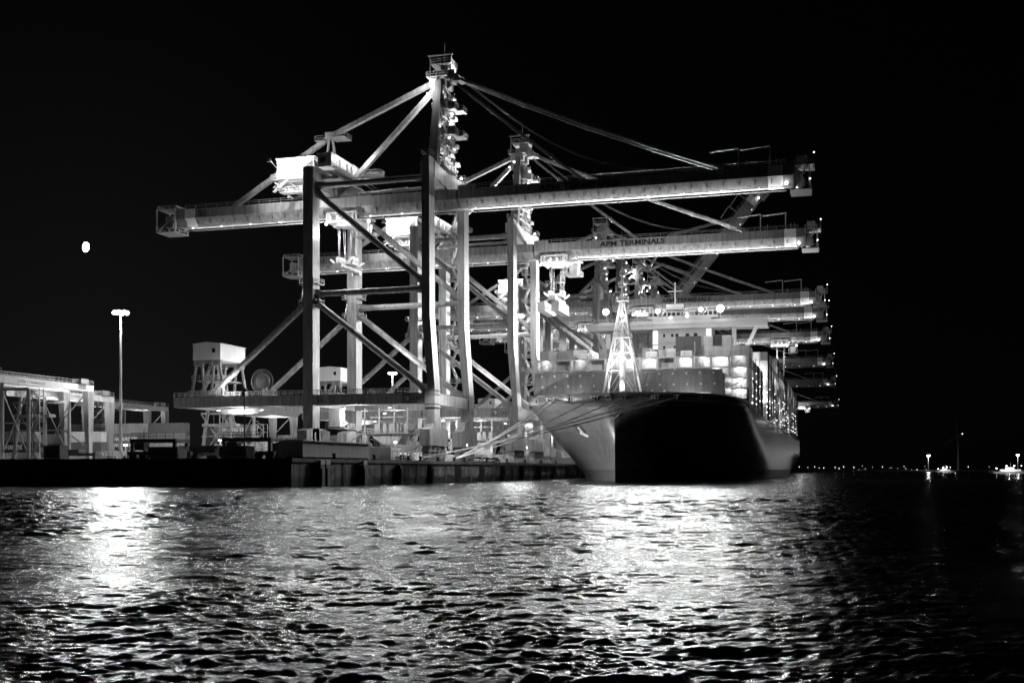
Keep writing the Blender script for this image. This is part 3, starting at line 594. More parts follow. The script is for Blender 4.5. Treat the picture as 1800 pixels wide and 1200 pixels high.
for c, (y, ang, tx, sz, lab) in zip(cranes, CR):
    tag(c, lab, 'quay crane', GR)
    tr = kids(c, 'trolley')[0]; tr.location.x = tx
    if sz: spreader(tr, sz)
    if ang:
        kids(c, 'boom')[0].rotation_euler.y = -R(ang)
        for s in kids(c, 'forestay')+kids(c, 'hoist_rope'): bpy.data.objects.remove(s)
        m = MB(); k = YC-c.location.y
        bd = lambda d: (-90.4+d*math.cos(R(ang)), YC, 71.5+d*math.sin(R(ang)))
        for yy in (-1.6, 1.6):
            q = Vector(bd(31)); p = Vector((-91, YC, 98)); md = (p+q)/2+Vector((-3, 0, 4)); m = MB()
            for u, v in ((p, md), (md, q)): m.beam(u+Vector((0,yy,0)), v+Vector((0,yy,0)), .3, .55)
            m.build('forestay', 'crane_paint', c, CO)
            q = Vector(bd(63)); md = p+(q-p)*.45+Vector((-8, 0, 6)); m = MB()
            for u, v in ((p, md), (md, q)): m.beam(u+Vector((0,yy,0)), v+Vector((0,yy,0)), .3, .55)
            m.build('forestay', 'crane_paint', c, CO)
    # this crane's lamps, plus unseen fills added for legs, underside and houses
    near = y < 340; far = y > 700; k = 2.2 if far else 1.0
    P = lambda x, yy, z, wt, r=.6: lamp((x, y+yy, z), wt*k, radius=r)
    for x in ((-145,-113) if near else (-118,)):
        if not far: P(x, -11, 17.1, 4500, .5)
        P(x, 14, 17.1, 4500, .5)
    if ang == 0:
        if y > 300: [strip_lamp((xx, y, 64.9), 3.2, .5, (4500 if near else 2600)*k) for xx in ((-78,-60,-42,-24) if near else (-66,-34))]
        if near: lamp((-60, y, 64.2), 70000, .7, 74, (-1, 0, -.8))  # unseen spot added to brighten the water side of the legs
        if not far: strip_lamp((-51, y-.4, 64.7), 74, .4, 7500, True)  # unseen strip in place of the small lamps, brightening the underside
        lamp((-11.5, y-2.4, 63.6), (4000 if y < 300 else 20000)*k, .8, 100)
    strip_lamp((-110, y, 63.6), 26, 2.0, (4000 if y < 300 else 8000 if near else 14000)*k)
    if not far: strip_lamp((-133, y-.4, 64.9), 66, .4, 2600, True)  # same kind of unseen strip below the rear girder
    lamp((-93.5+tx, y-2, 63.6), 28000*k, .8, 110); P(-93.5+tx, -7.5, 61.5, 3500, .5)
    if not far: P(-131, -13.2, 70.6, 3500, .5); lamp((-132.5, y-18.6, 77), 26000, .4, 100, (.05, 1, 0))  # added in front to whiten the machinery house
    if near: P(-146, -13.9, 23.4, 2600, .4); P(-112, 8, 30, 5000, .6)  # first lamp added, without fixture, to brighten the portal house
    if y < 300 or ang:
        P(-98.6, -4.6, 95.6, 3500, .3); P(-97.4, -1, 79, 3500, .3); P(-92.0, 3.4, 88.4, 1600, .3); P(-90.6, -1, 101.5, 900, .3); P(-91.6, 6.4, 78.5, 1200, .3)
        P(-115.5, -4, 80.5, 2500, .3)
    elif near: P(-97.4, 0, 79, 900, .3); P(-115.5, -4, 80.5, 1800, .3)
lamp((-91.6, 314.5, 28), 90000, 1.0, 90, (24, -22, -16))  # unseen spot added near the second crane to light the bow flank
lamp((-91.2, 268, 9.3), 62000, .5, 84, (25, 20, 7))  # light of the made-up quay floodlight, thrown on the bow
for x, y, z in ((-93.6, 244.6, 66), (-124, 244.6, 66)): lamp((x, y, z), 110000, 1.6, 84, (.1, -1, -.36))  # unseen floods added before the legs to brighten the water
lamp((-92.5, 318, 20), 30000, .6, 80, (14, -20, -8))  # another unseen spot added for the bow flank

# ------------------------------------------------------------------ container ship
SX = -56.5; HB = 30.5
def y_stem(z): return 283.0-1.8*max(0, min(1, z/22.0))**2
def hb(s, z):
    t = max(0, min(1, z/22.0)); tt = t**1.25; te = t**4
    L = 128*(1-tt)+44*tt; u = max(0, min(1, s/L)); q = 1.75*(1-tt)+3.0*tt; e = 1.04*(1-te)+2.4*te; q = 1.75*(1-tt)+4.2*tt-1.2*te*tt
    b = HB*(1-(1-u)**q)**(1/e)
    Y = y_stem(z)+s
    if Y > 560: 
        v = min(1, (Y-560)/120); c = max(0, min(1, 1-z/11.3)); b *= 1-0.2*v*c
    return b
def hull_y(X, z):   # surface position ahead of the beam for a given offset
    lo, hi = 0, 130
    for _ in range(40):
        md = (lo+hi)/2
        if hb(md, z) < abs(X-SX): lo = md
        else: hi = md
    return y_stem(z)+lo
def ship():
    o = (SX, 283, 0); t = empty('container_ship', o)
    tag(t, 'huge dark hulled container ship moored bow towards the viewer, lattice foremast on its bow', 'ship')
    def B(m, name, mt, parent=t, smooth=False): return m.build(name, mt, parent, o, smooth=smooth)
    S = [0,.15,.4,.8,1.4,2.2,3.2,4.5,6,8,10,13,16,20,24,28,33,38,44,54,64,76,90,104,118,135,180,240,290,320,345,370,397]
    Zf = [-2,0,1.5,3.0,3.001,5,7,9,11.3,13,15,17,18.2,19.2]
    m = MB()
    for sg in (-1, 1):
        vs = [(SX+sg*hb(s, z), y_stem(z)+s, z) for s in S for z in Zf]; nz = len(Zf)
        b = len(m.v); m.v += vs
        for i in range(len(S)-1):
            for j in range(nz-1):
                f = (b+i*nz+j, b+i*nz+j+1, b+(i+1)*nz+j+1, b+(i+1)*nz+j)
                m.f.append(f if sg > 0 else f[::-1]); m.m.append(1 if Zf[j] < 3.0 else 0)
    e = [(SX+sg*hb(397, z), y_stem(z)+397, z) for z in Zf for sg in (-1, 1)]
    b = len(m.v); m.v += e
    for j in range(len(Zf)-1): m.f.append((b+2*j, b+2*j+1, b+2*j+3, b+2*j+2)); m.m.append(0)
    hull = m.build('hull', ['hull_side', 'hull_antifoul'], t, o, smooth=True)
    # raised forecastle bulwark
    m = MB(); SF = [s for s in S if s <= 54]
    for sg in (-1, 1):
        def top(s): return 22.6-0.9*(s/54)
        vs = [(SX+sg*hb(s, z if z < 22 else 22), y_stem(z)+s, zz) for s in SF for z, zz in ((19.2,19.2),(20.5,20.5),(22,top(s)))]
        vs2 = [(SX+sg*max(0,(hb(s, 22)-.35)), y_stem(22)+s+.3, zz) for s in SF for zz in (top(s), 20.2)]
        b = len(m.v); m.v += vs+vs2; b2 = b+len(vs)
        for i in range(len(SF)-1):
            for j in range(2):
                f = (b+i*3+j, b+i*3+j+1, b+(i+1)*3+j+1, b+(i+1)*3+j); m.f.append(f if sg > 0 else f[::-1]); m.m.append(0)
            f = (b+i*3+2, b2+i*2, b2+i*2+2, b+i*3+5); m.f.append(f); m.m.append(0)
            f = (b2+i*2, b2+i*2+1, b2+i*2+3, b2+i*2+2); m.f.append(f); m.m.append(0)
        n = len(SF)-1; m.f.append((b+n*3, b+n*3+1, b+n*3+2, b2+n*2)); m.m.append(0)
    B(m, 'forecastle_bulwark', 'hull_side', smooth=True)
    m = MB(); pts = [s for s in SF if s > .5]
    vs = []
    for s in pts: vs += [(SX-hb(s, 20.2)+.3, y_stem(20.2)+s, 20.3), (SX+hb(s, 20.2)-.3, y_stem(20.2)+s, 20.3)]
    m.add(vs, [(2*i, 2*i+1, 2*i+3, 2*i+2) for i in range(len(pts)-1)]); m.box(SX-HB+.1,SX+HB-.1,337,679,18.9,19.1); B(m, 'deck', 'deck_grey')
    # hatch coaming and side passage
    m = MB(); m.box(SX-28,SX+28,324,676,19.1,20.2)
    m.rail([(SX+HB-.2,338,19.1),(SX+HB-.2,678,19.1)], 1.1, 3.0); m.rail([(SX-HB+.2,338,19.1),(SX-HB+.2,678,19.1)], 1.1, 3.0); B(m, 'side_railing', 'steel')
    # breakwater
    m = MB(); prof = [(-82.6,20.3),(-30.0,20.3),(-31.2,29.5),(-82.2,29.5)]
    n = 4; yb = lambda z: 298.6+(z-20.3)*.12
    m.add([(x, yb(z), z) for x, z in prof]+[(x, yb(z)+.4, z) for x, z in prof], [(0,1,2,3),(7,6,5,4),(0,4,5,1),(1,5,6,2),(2,6,7,3),(3,7,4,0)])
    for x in (-82.0,-30.8): m.box(x-.2,x+.2,299.6,318,20.3,28.4)
    for x in range(-78,-31,6): m.beam((x,300.4,29),(x,306,20.4),.3,.6)
    bwk = B(m, 'breakwater', 'hull_side')
    for r_, z in enumerate((22.3,25.6,28.5)):
        for k in range(14):
            x = -80.2+3.6*k+(.3 if r_ == 1 else 0); y = yb(z)
            m = MB(); m.tube((x,y-.14,z),(x,y+.05,z),.3,n=8); m.box(x-.34,x+.34,y-.3,y,z+.26,z+.33); B(m, 'cowl_vent', 'ship_grey', bwk)
    # fairleads along the bow
    for x in (-74.5,-72.2,-61.5,-54.2,-46.2,-41.6,-36,-79,-68):
        z = 21.2; y = hull_y(x, z); m = MB(); m.box(x-1.1,x+1.1,y-.14,y+.5,z-.5,z+.5)
        f = B(m, 'fairlead', 'equipment_dark'); m = MB()  # dark box painted as the shade inside the fairlead
        for k in (-.75,0,.75): m.tube((x+k,y-.3,z-.5),(x+k,y-.3,z+.5),.18,n=8)
        m.box(x-1.3,x+1.3,y-.4,y-.1,z+.5,z+.68); m.build('roller', 'ship_grey', f, o)
    x, z = -57.9, 21.3; m = MB(); y = hull_y(x, z); m.tube((x,y-.45,z),(x,y-.1,z),.75,.6,n=18); f = B(m, 'panama_lead', 'ship_grey'); MB().tube((x,y-.5,z),(x,y-.42,z),.42,n=14).build('opening_shade', 'equipment_dark', f, o)  # dark disc stands for the shade in the round hole
    # anchors in their pockets
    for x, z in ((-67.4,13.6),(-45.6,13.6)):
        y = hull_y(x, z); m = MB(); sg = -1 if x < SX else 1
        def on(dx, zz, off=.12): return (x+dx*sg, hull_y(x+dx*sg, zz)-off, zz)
        q = [on(2.2,15.0),on(-.9,14.8),on(-1.9,12.4),on(.4,12.2)]; m.add(q, [(0,1,2,3)] if sg < 0 else [(3,2,1,0)]); ap = B(m, 'pocket_shade', 'equipment_dark')  # flat dark plate painted as the shade of a recess
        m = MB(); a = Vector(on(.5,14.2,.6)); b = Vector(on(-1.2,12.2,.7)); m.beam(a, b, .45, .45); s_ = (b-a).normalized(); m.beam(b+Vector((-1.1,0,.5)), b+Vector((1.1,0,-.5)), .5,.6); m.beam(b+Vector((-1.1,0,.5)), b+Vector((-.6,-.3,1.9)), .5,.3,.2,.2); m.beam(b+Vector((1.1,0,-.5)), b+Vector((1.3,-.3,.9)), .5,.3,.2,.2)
        m.build('anchor', 'ship_white' if sg < 0 else 'equipment_dark', ap, o)  # pale on the lit side, dark on the shaded: light in the colour
    # bow emblem: winged shield holding a star
    m = MB()
    def P(dx, z, off=.1): return (SX+dx, hull_y(SX+dx, z)-off-.02, z)
    def strip(pts, wd):
        for (a, b) in zip(pts, pts[1:]): m.beam(P(*a), P(*b), .06, wd)
    sh = [(-1.7,18.9),(-.9,19.2),(0,19.7),(.9,19.2),(1.7,18.9),(1.6,17.6),(.9,16.6),(0,15.9),(-.9,16.6),(-1.6,17.6),(-1.7,18.9)]
    strip(sh, .16)
    st = []
    for i in range(15): a = math.pi/2+i*math.pi/7; rr = .95 if i % 2 == 0 else .35; st.append((math.cos(a)*rr, 17.9+math.sin(a)*rr))
    strip(st, .09)
    for sg in (-1, 1):
        for z, L in ((18.75,8.6),(18.25,7.9),(17.75,7.2)):
            xs = np.linspace(1.9+abs(18.25-z)*.2, L-1.2, 7); strip([(sg*x, z) for x in xs], .13)
    B(m, 'bow_emblem', 'emblem_pale')
    # foremast
    fm = empty('foremast', (0,0,0)); fm.parent = t
    X0, Y0 = -56.0, 290.5; bz, tz = 20.4, 47.0
    cor = lambda z, i, j: (X0+i*(4.3*(1-(z-bz)/(tz-bz))+.55), Y0+j*(3.0*(1-(z-bz)/(tz-bz))+.5), z)
    lv = [20.4,28.6,33.2,37.4,41.6,44.6,47.0]
    for i in (-1, 1):
        for j in (-1, 1): m = MB().tube(cor(bz,i,j), cor(tz,i,j), .26, .16, n=8); m.build('mast_leg', 'ship_white', fm, o)
    m = MB()
    for a, b in zip(lv, lv[1:]):
        for (i, j, k, l) in ((-1,-1,1,-1),(-1,1,1,1),(-1,-1,-1,1),(1,-1,1,1)):
            m.tube(cor(b,i,j), cor(b,k,l), .11, n=6); 
            mid = [(u+v)/2 for u, v in zip(cor(b,i,j), cor(b,k,l))]
            m.tube(cor(a,i,j), mid, .1, n=6); m.tube(cor(a,k,l), mid, .1, n=6)
    m.build('lattice', 'ship_white', fm, o)
    m = MB().tube((X0,Y0,20.4),(X0,Y0,37.5),.85,.7,n=14).tube((X0,Y0,37.5),(X0,Y0,47),.5,.35,n=12).tube((X0,Y0,47),(X0,Y0,56),.4,.2,n=10).tube((X0,Y0,56),(X0,Y0,60),.06,n=6); m.build('mast_pole', 'ship_white', fm, o)
    for z, k in ((50.8,1.0),(37.4,2.2),(53.8,.7)): MB().deckrail(X0-k,X0+k,Y0-k,Y0+k,z,.12,1.0).build('mast_platform', 'ship_white', fm, o)
    m = MB().deckrail(X0-1.5,X0+1.5,Y0-1.5,Y0+1.5,47,.12,1.0)
    m.box(X0-.5,X0+.5,Y0-1.3,Y0-.6,48.2,48.8); m.tube((X0,Y0-.8,51.4),(X0,Y0-.8,52.2),.4,n=10); m.beam((X0-2,Y0,49.4),(X0+2,Y0,49.4),.1,.1); m.beam((X0-1.7,Y0,49.4),(X0-1.7,Y0,51),.08,.08); m.beam((X0+1.7,Y0,49.4),(X0+1.7,Y0,51),.08,.08); m.tube((X0,Y0-1.2,43),(X0,Y0-.6,43),.5,n=12)
    m.build('mast_platform', 'ship_white', fm, o)
    # winches on the forecastle
    for x in (-66,-47.5,-62):
        m = MB(); m.tube((x-1.6,296,22.2),(x+1.6,296,22.2),1.5,n=20); m.tube((x-1.8,296,22.2),(x-1.6,296,22.2),2.0,n=20); m.tube((x+1.6,296,22.2),(x+1.8,296,22.2),2.0,n=20); m.box(x-2.2,x+2.2,295,297,20.3,21.2); B(m, 'winch', 'steel')
    m = MB()
    for x0, x1 in ((-81,-76.5),(-38,-34)): m.rail([(x0,298,20.9+.8),(x1,298,20.9+.8)], 1.5, .6, .06)
    B(m, 'forecastle_railing', 'ship_white')
    # lashing bridge ahead of the first bay: posts, walkways and rails
    m = MB()
    for k in range(13):
        x = -87.2+5.08*k; m.box(x-.28,x+.28,320.0,320.6,20.3,35.3); m.box(x-.2,x+.2,322.0,322.4,20.3,35.3)
        if k < 12:
            for z in (35.1,32.0,28.9,25.9,22.9):
                m.box(x+.25,x+4.85,320.1,322.3,z-.35,z); 
                if k % 2: m.rail([(x+.3,320.1,z),(x+4.8,320.1,z)], 1.1, 1.2, .05)
        if k in (11, 0, 6): m.beam((x+.3,320.2,26.2),(x+4.7,320.2,28.6),.25,.25); m.beam((x+.3,320.2,32.2),(x+4.7,320.2,34.6),.2,.2)
    m.rail([(-87.2,320.1,35.1),(-26,320.1,35.1)], 1.1, 2.5, .05)
    for x in (-71,-61,-51.3,-41): m.beam((x,320.3,35),(x,320.3,39.2),.25,.25)
    B(m, 'lashing_bridge', 'ship_grey')
    for k in range(4):
        x = -75+10*k; B(MB().box(x,x+3.2,320.2,321.2,35.2,36.7), 'deck_box', 'ship_white')
    for b in range(21):
        y = 323+14.6*(b+1)-1.5 if b < 3 else 400+14.6*(b-3)-1.6
        m = MB()
        for x in (-29.3,-26.4): m.box(x-.15,x+.15,y-.2,y+.2,19.1,34+(b % 3)*3)
        for z in range(22, 34, 3): m.box(-29.3,-26.2,y-.3,y+.3,z-.15,z); m.rail([(-26.3,y-.5,z),(-26.3,y+.5,z)],1,1)
        lf = B(m, 'lashing_frame', 'ship_grey')
        for z in [z for z in (22.6, 24.9, 27.4, 29.6, 31.8) if random.random() < .5]: MB().ball((-26.2, y-.6, z+random.uniform(-.5,.5)), .16, 6).build('deck_lamp', 'lamp_glow', lf, o)
    # bridge house with wings
    bh = empty('bridge_house', (0,0,0)); bh.parent = t
    m = MB(); m.box(-64.3,-44.1,388,399,19.1,55.2); m.box(-64.6,-43.8,387.6,399,46.8,47.0); m.build('block', 'ship_grey', bh, o)
    m = MB(); m.box(-87,-25.2,386.6,396,51.4,52.9); m.prismY([(-87,52.9),(-25.2,52.9),(-25.2,53.4),(-30,54.2),(-82,54.2),(-87,53.4)],386.4,387)
    m.rail([(-87,386.5,54.2),(-25.4,386.5,54.2)],1.1,1.5); m.box(-66,-42,388.6,397,55.2,57.6); m.rail([(-66,388.6,57.6),(-42,388.6,57.6)],1.1,1.5); m.build('wing_deck', 'ship_grey', bh, o)
    for sg in (-1, 1):
        m = MB(); m.box(SX+sg*20-.7,SX+sg*20+.7,388.5,390,36,51.4); m.beam((SX+sg*20.6,389.2,37),(SX+sg*27.5,389.2,51.4),.9,1.2); m.build('wing_support', 'ship_grey', bh, o)
    m = MB()
    for x in np.linspace(-65.4,-43.4,15): m.box(x,x+1.1,388.5,388.6,56.0,57.2)
    for x, z in ((-60,52),(-57.3,52),(-53.8,52),(-49.8,52),(-60,47.5),(-52.8,47.5),(-60,43.5),(-47,43)): pass
    m.build('bridge_window', 'glass', bh, o)
    for x, z, s_ in ((-60.2,49.2,.35),(-57.4,49.2,.4),(-55.8,49.2,.5),(-52.2,49.2,.6),(-49.4,49.2,.6),(-60.2,45.1,.35),(-56.3,45.1,.6),(-56.8,40.6,.4)):
        m = MB(); m.box(x-s_,x+s_,387.9,387.98,z-.5,z+.5); m.build('window', 'glass', bh, o)
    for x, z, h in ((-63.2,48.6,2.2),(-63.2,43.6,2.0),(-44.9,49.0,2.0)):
        m = MB(); m.box(x-.75,x+.75,387.6,387.99,z-h,z+h); m.build('floodlit_panel', 'floodlit_glow', bh, o)  # glow put on floodlit stair panels, no lamp inside
    for k, x in enumerate((-80.1,-69.2,-62,-57.7,-47.3,-40.7,-74,-52)):
        r_ = (1.1,.6,.8,.4,.7,1.25,.35,.5)[k]; z = (57.8,57.2,57.4,55.0,57.4,57.4,55.2,55.4)[k]
        m = MB(); m.beam((x,386.4,54.2),(x,386.4,z),.15,.15); m.box(x-.5,x+.5,386.3,386.8,z-.3,z+.3); f = m.build('floodlight', 'steel', bh, o)
        m = MB(); m.ball((x,386.2-r_,z), r_, 14); m.build('lens', 'lamp_glow', f, o)
        if k < 6: lamp((x,384.0-r_,z), (220000,90000,50000,30000,90000,240000)[k], 2.0, 150, (0,-1,-.2)); lamp((x,381.5,z+.8), 900, .5)
    m = MB(); m.box(-60,-54,391,395,58.6,60.4); m.beam((-57,392,60.4),(-57,392,68),.4,.4); m.beam((-59.5,392,65),(-54.5,392,65),.2,.3); m.build('radar_mast', 'ship_white', bh, o)
    # funnel far aft
    m = MB(); m.box(-66,-47,606,616,19.1,47); m.frus((-62,-51,607,615,47),(-61,-52,607.5,614.5,55)); B(m, 'funnel_casing', 'ship_grey')
    return t
ship()
# lamps along the ship's own decks, plus unseen fills for breakwater and containers
for k in range(12):
    x = -84.7+5.08*k
    if k % 2 == 0 or k in (5, 9, 11): lamp((x, 321.4, 34.4), 520, radius=.15)
for z in (25.3, 28.3, 31.3): lamp((-28.6, 321.4, z), 420, radius=.15); lamp((-35.0, 321.4, z), 300, radius=.15)
for x, z in ((-58,30.5),(-54,33.5)): lamp((x, 286.0, z), 1100, radius=.3)
for x, wt in ((-78.6, 90), (-36, 90)): lamp((x, 297.6, 22.3), wt, radius=.15)
for x, wt in ((-72, 3000), (-56, 3600), (-41, 3000)): lamp((x, 289.5, 24.5), wt, .3, 150, (0, 1, .12))  # unseen lamps added to brighten the breakwater
lamp((-56, 286.6, 43.5), 900, radius=.4); lamp((-56, 293.5, 45), 34000, .4, 130, (0, 1, -.25))  # second one an unseen spot added for the container fronts
for b in range(20):
    y = 323+14.6*(b+1)-1.2 if b < 3 else 400+14.6*(b-3)-1.3
    if b < 12 or b % 2: lamp((-28.4, y, 27), 2200, radius=.3); lamp((-28.4, y, 37), 1500, radius=.3)
for yy, wt in ((445, 900), (480, 500), (555, 700)): lamp((-24.6, yy, 21.5), wt, radius=.12)
lamp((-28, 384, 26), 3500, radius=.3); lamp((-28, 383, 42), 4500, radius=.3)

# ------------------------------------------------------------------ containers
CMESH = {}
def cmesh(gi, doors=True):
    if gi in CMESH: return CMESH[gi]
    L, W, H = 12.1, 2.44, 2.86; m = MB()      # long axis y, origin at the bottom corner nearest the camera
    m.box(.05,W-.05,.05,L-.05,.1,H-.06)
    for x in (0, W-.16):
        for y in (0, L-.16): m.box(x,x+.16,y,y+.16,0,H)
        m.box(x,x+.14,.16,L-.16,0,.16); m.box(x,x+.14,.16,L-.16,H-.14,H)
    for y in (0, L-.14): m.box(.16,W-.16,y,y+.14,0,.14); m.box(.16,W-.16,y,y+.14,H-.14,H)
    n = 34
    for i in range(n):
        y = .3+i*(L-.6)/n; m.box(W-.05,W-.01,y,y+.17,.16,H-.14); m.box(.01,.05,y,y+.17,.16,H-.14)
    for x in (.45,.85,1.55,1.95): m.box(x,x+.05,-.03,.05,.2,H-.2)
    m.box(W/2-.02,W/2+.02,.0,.05,.16,H-.16)
    me = m.build('tmp', 'container_paint_%d' % gi); CMESH[gi] = me.data; bpy.data.objects.remove(me); return CMESH[gi]
GREY = ['white', 'pale grey', 'mid grey', 'dull grey', 'dark grey', 'nearly black']
ORD = ['first','second','third','fourth','fifth','sixth','seventh','eighth','ninth','tenth','eleventh','twelfth','thirteenth','fourteenth','fifteenth','sixteenth','seventeenth','eighteenth','nineteenth','twentieth','twenty-first','twenty-second','twenty-third','twenty-fourth']
ncont = [0]
def cont(x, y, z, gi, label, group, rz=0):
    o = bpy.data.objects.new('shipping_container', cmesh(gi)); C.objects.link(o); o.location = (x, y, z); o.rotation_euler.z = rz
    tag(o, label, 'container', group); ncont[0] += 1; return o
rc = random.Random(11)
col = lambda c: -87.0+2.54*c
pick = lambda dark=0.5: rc.choice((0,1,1,2,0)) if rc.random() > dark else rc.choice((2,3,4,4,5,3))
GS = 'containers stacked on the ship deck'
def sc_(c, y, z, gi, where): return cont(col(c), y, z, gi, '%s container %s' % (GREY[gi], where), GS)
B0 = 322.8
for c in range(24): sc_(c, B0, 32.1, rc.choice((0,1,1,2,3,0)), 'in the bow lashing bridge, %s from its left end' % ORD[c])
for c in (20, 21, 22, 23):
    for k in range(3): sc_(c, B0, 23.1+3*k, rc.choice((0,0,1)), 'right of breakwater, %s from ship side, %s from deck' % (ORD[23-c], ORD[k]))
for c, gi in ((0,2),(1,1),(2,2),(3,2),(4,0)): sc_(c, B0, 35.2, gi, 'atop the bow stack, %s from the quay edge' % ORD[c])
for c, gi in ((19,0),(20,0),(21,0),(22,0),(23,1)): sc_(c, B0, 35.2, gi, 'in the fifth bow tier, %s from the water edge' % ORD[23-c])
for c, gi in ((19,0),(20,4),(21,0)): sc_(c, B0, 38.1, gi, 'in the topmost bow row, %s from the left' % ORD[c-19])
for c, gi in ((15,4),(16,4),(17,4),(18,3)):
    for k in range(3): sc_(c, B0+14.6, 35.1+2.92*k-1.0, gi if k < 2 else (4 if c < 18 else 2), 'in dark block before the bridge, %s from left, %s up' % (ORD[c-15], ORD[k]))
for c, gi in zip(range(5, 14), (2,1,4,1,0,1,3,0,0)): sc_(c+(1 if c > 11 else 0), B0+29.2, 38.0, gi, 'in the raised row behind the foremast, %s from the left' % ORD[c-5])
for c, gi in ((14,4),): sc_(c+1, B0+29.2, 38.0, gi, 'at the right end of the raised row, seen at an angle')
sc_(5, B0, 35.2, 0, 'showing its white side left of the foremast')
for c, gi in zip((7, 8, 10, 11, 12), (2, 3, 1, 4, 2)): sc_(c, B0, 35.2, gi, 'on the lashing bridge beside the foremast, %s from the left' % ORD[(7,8,10,11,12).index(c)])
for b in range(4):
    for k in range(5):
        if b == 0 and k < 4: continue
        if b == 0: continue
        sc_(23, B0+14.6*b, 20.4+(2.95*k), rc.choice((2,3,3,4,4)), 'on the ship edge ahead of bridge, %s bay, %s tier' % (ORD[b], ORD[k]))
for b in range(18):
    H = (8,8,8,7,9,8,8,8,7,8,8,8,8,7,8,8,8,7)[b]; y = 400.5+14.6*b
    for k in range(H):
        sc_(23, y, 20.4+2.95*k, pick(.62), 'on the ship edge, %s bay astern of bridge, %s tier' % (ORD[b], ORD[k]))
    if b == 0:
        for c in (20, 21, 22):
            for k in range(6, H): sc_(c, y, 20.4+2.95*k, rc.choice((0,1,1)), 'inside the edge stack astern of bridge, %s inward, %s tier' % (ORD[23-c], ORD[k]))
# outboard stack of the first bay: its top tier stands free of the lashing bridge, sides towards open water
# ------------------------------------------------------------------ the two containers under the second crane's spreader
a = cont(-88.6, 325.2, 50.3, 0, 'white container hanging under the spreader of the second crane, left of its twin', 'hoisted containers')
a = cont(-84.2, 325.2, 50.3, 1, 'pale container hanging under the spreader of the second crane, right of its twin', 'hoisted containers')
bx = CMESH[1]
a['label'] = 'pale grey container hanging under the second crane spreader, the right one of two'

# ------------------------------------------------------------------ mooring ropes and bollards
def bollard(x, y, lab):
    m = MB(); m.tube((0,0,0),(0,0,.15),.6,n=14); m.tube((0,0,.15),(0,0,.8),.28,.3,n=14); m.tube((0,0,.8),(0,0,1.05),.5,.42,n=14)
    b = m.build('bollard', 'equipment_dark', None, loc=(x, y, GZ+.15)); tag(b, lab, 'bollard', 'bollards on the quay edge')
bollard(-91.0, 257.7, 'black bollard at the quay edge holding the fan of bow lines'); bollard(-91.0, 235.0, 'black bollard near the grey shed holding two low bow lines')
lamp((-86, 252, 26), 9000, .5, 120)  # unseen lamp added above the bow lines to light them
for i, (y0, x1, lab) in enumerate(((257.7,-74.5,'leftmost'),(257.7,-72.2,'second from left'),(257.7,-61.5,'third from left, ending at round lead'),(257.7,-54.2,'ending right of the round lead'),
                                   (235.0,-46.2,'long low'),(235.2,-41.6,'lowest, reaching farthest right'))):
    z1 = 21.1; p = Vector((-91.0, y0, GZ+.7)); q = Vector((x1, hull_y(x1, z1)-.5, z1)); m = MB(); pr = p; N = 20
    for k in range(1, N+1):
        u = k/N; c = p+(q-p)*u-Vector((0,0,.9*math.sin(math.pi*u))); m.tube(pr, c, .13, n=6, caps=False); pr = c
    r_ = m.build('mooring_rope', 'rope'); tag(r_, 'white mooring rope from quay to bow, %s' % lab, 'rope', 'bow mooring ropes')

# ------------------------------------------------------------------ lamp masts in the yard
def mast(x, y, h, lab, watts, r=.9, aim=None):
    t = empty('lamp_mast', (x, y, GZ)); tag(t, lab, 'lamp mast', 'tall lamp masts in the terminal')
    m = MB().tube((0,0,0),(0,0,h),.42,.2,n=12); m.build('pole', 'crane_pale', t)
    m = MB(); m.tube((0,0,h-.1),(0,0,h+.2),r*1.1,n=16); m.box(-.4,.5,-.5,-.2,h*.35,h*.35+.8); m.build('crown', 'steel', t)
    for k in range(8):
        a = R(22+45*k); m = MB(); cx, cy = r*1.05*math.cos(a), r*1.05*math.sin(a)
        m.ball((cx, cy, h-.3*r), r*.34, 10, 1.0, .8); m.build('lamp_head', 'lamp_glow', t)
    lamp((x, y-.2, GZ+h-1.2), watts, 1.4, 165, (0, -.1, -1))
mast(-179, 249.4, 39, 'tall lamp mast with a glaring lamp left of the first crane', 60000, 1.6)
lamp((-178, 247.5, 42), 180000, 2.6, 95, (.5, -.85, -.3))
mast(-173.7, 417.9, 37, 'far lamp mast glowing between the legs of the first crane', 30000, 1.3)
mast(-92.3-8, 345, 47.5, 'lamp mast with starry glare beside the second crane waterside leg', 16000, 1.5)

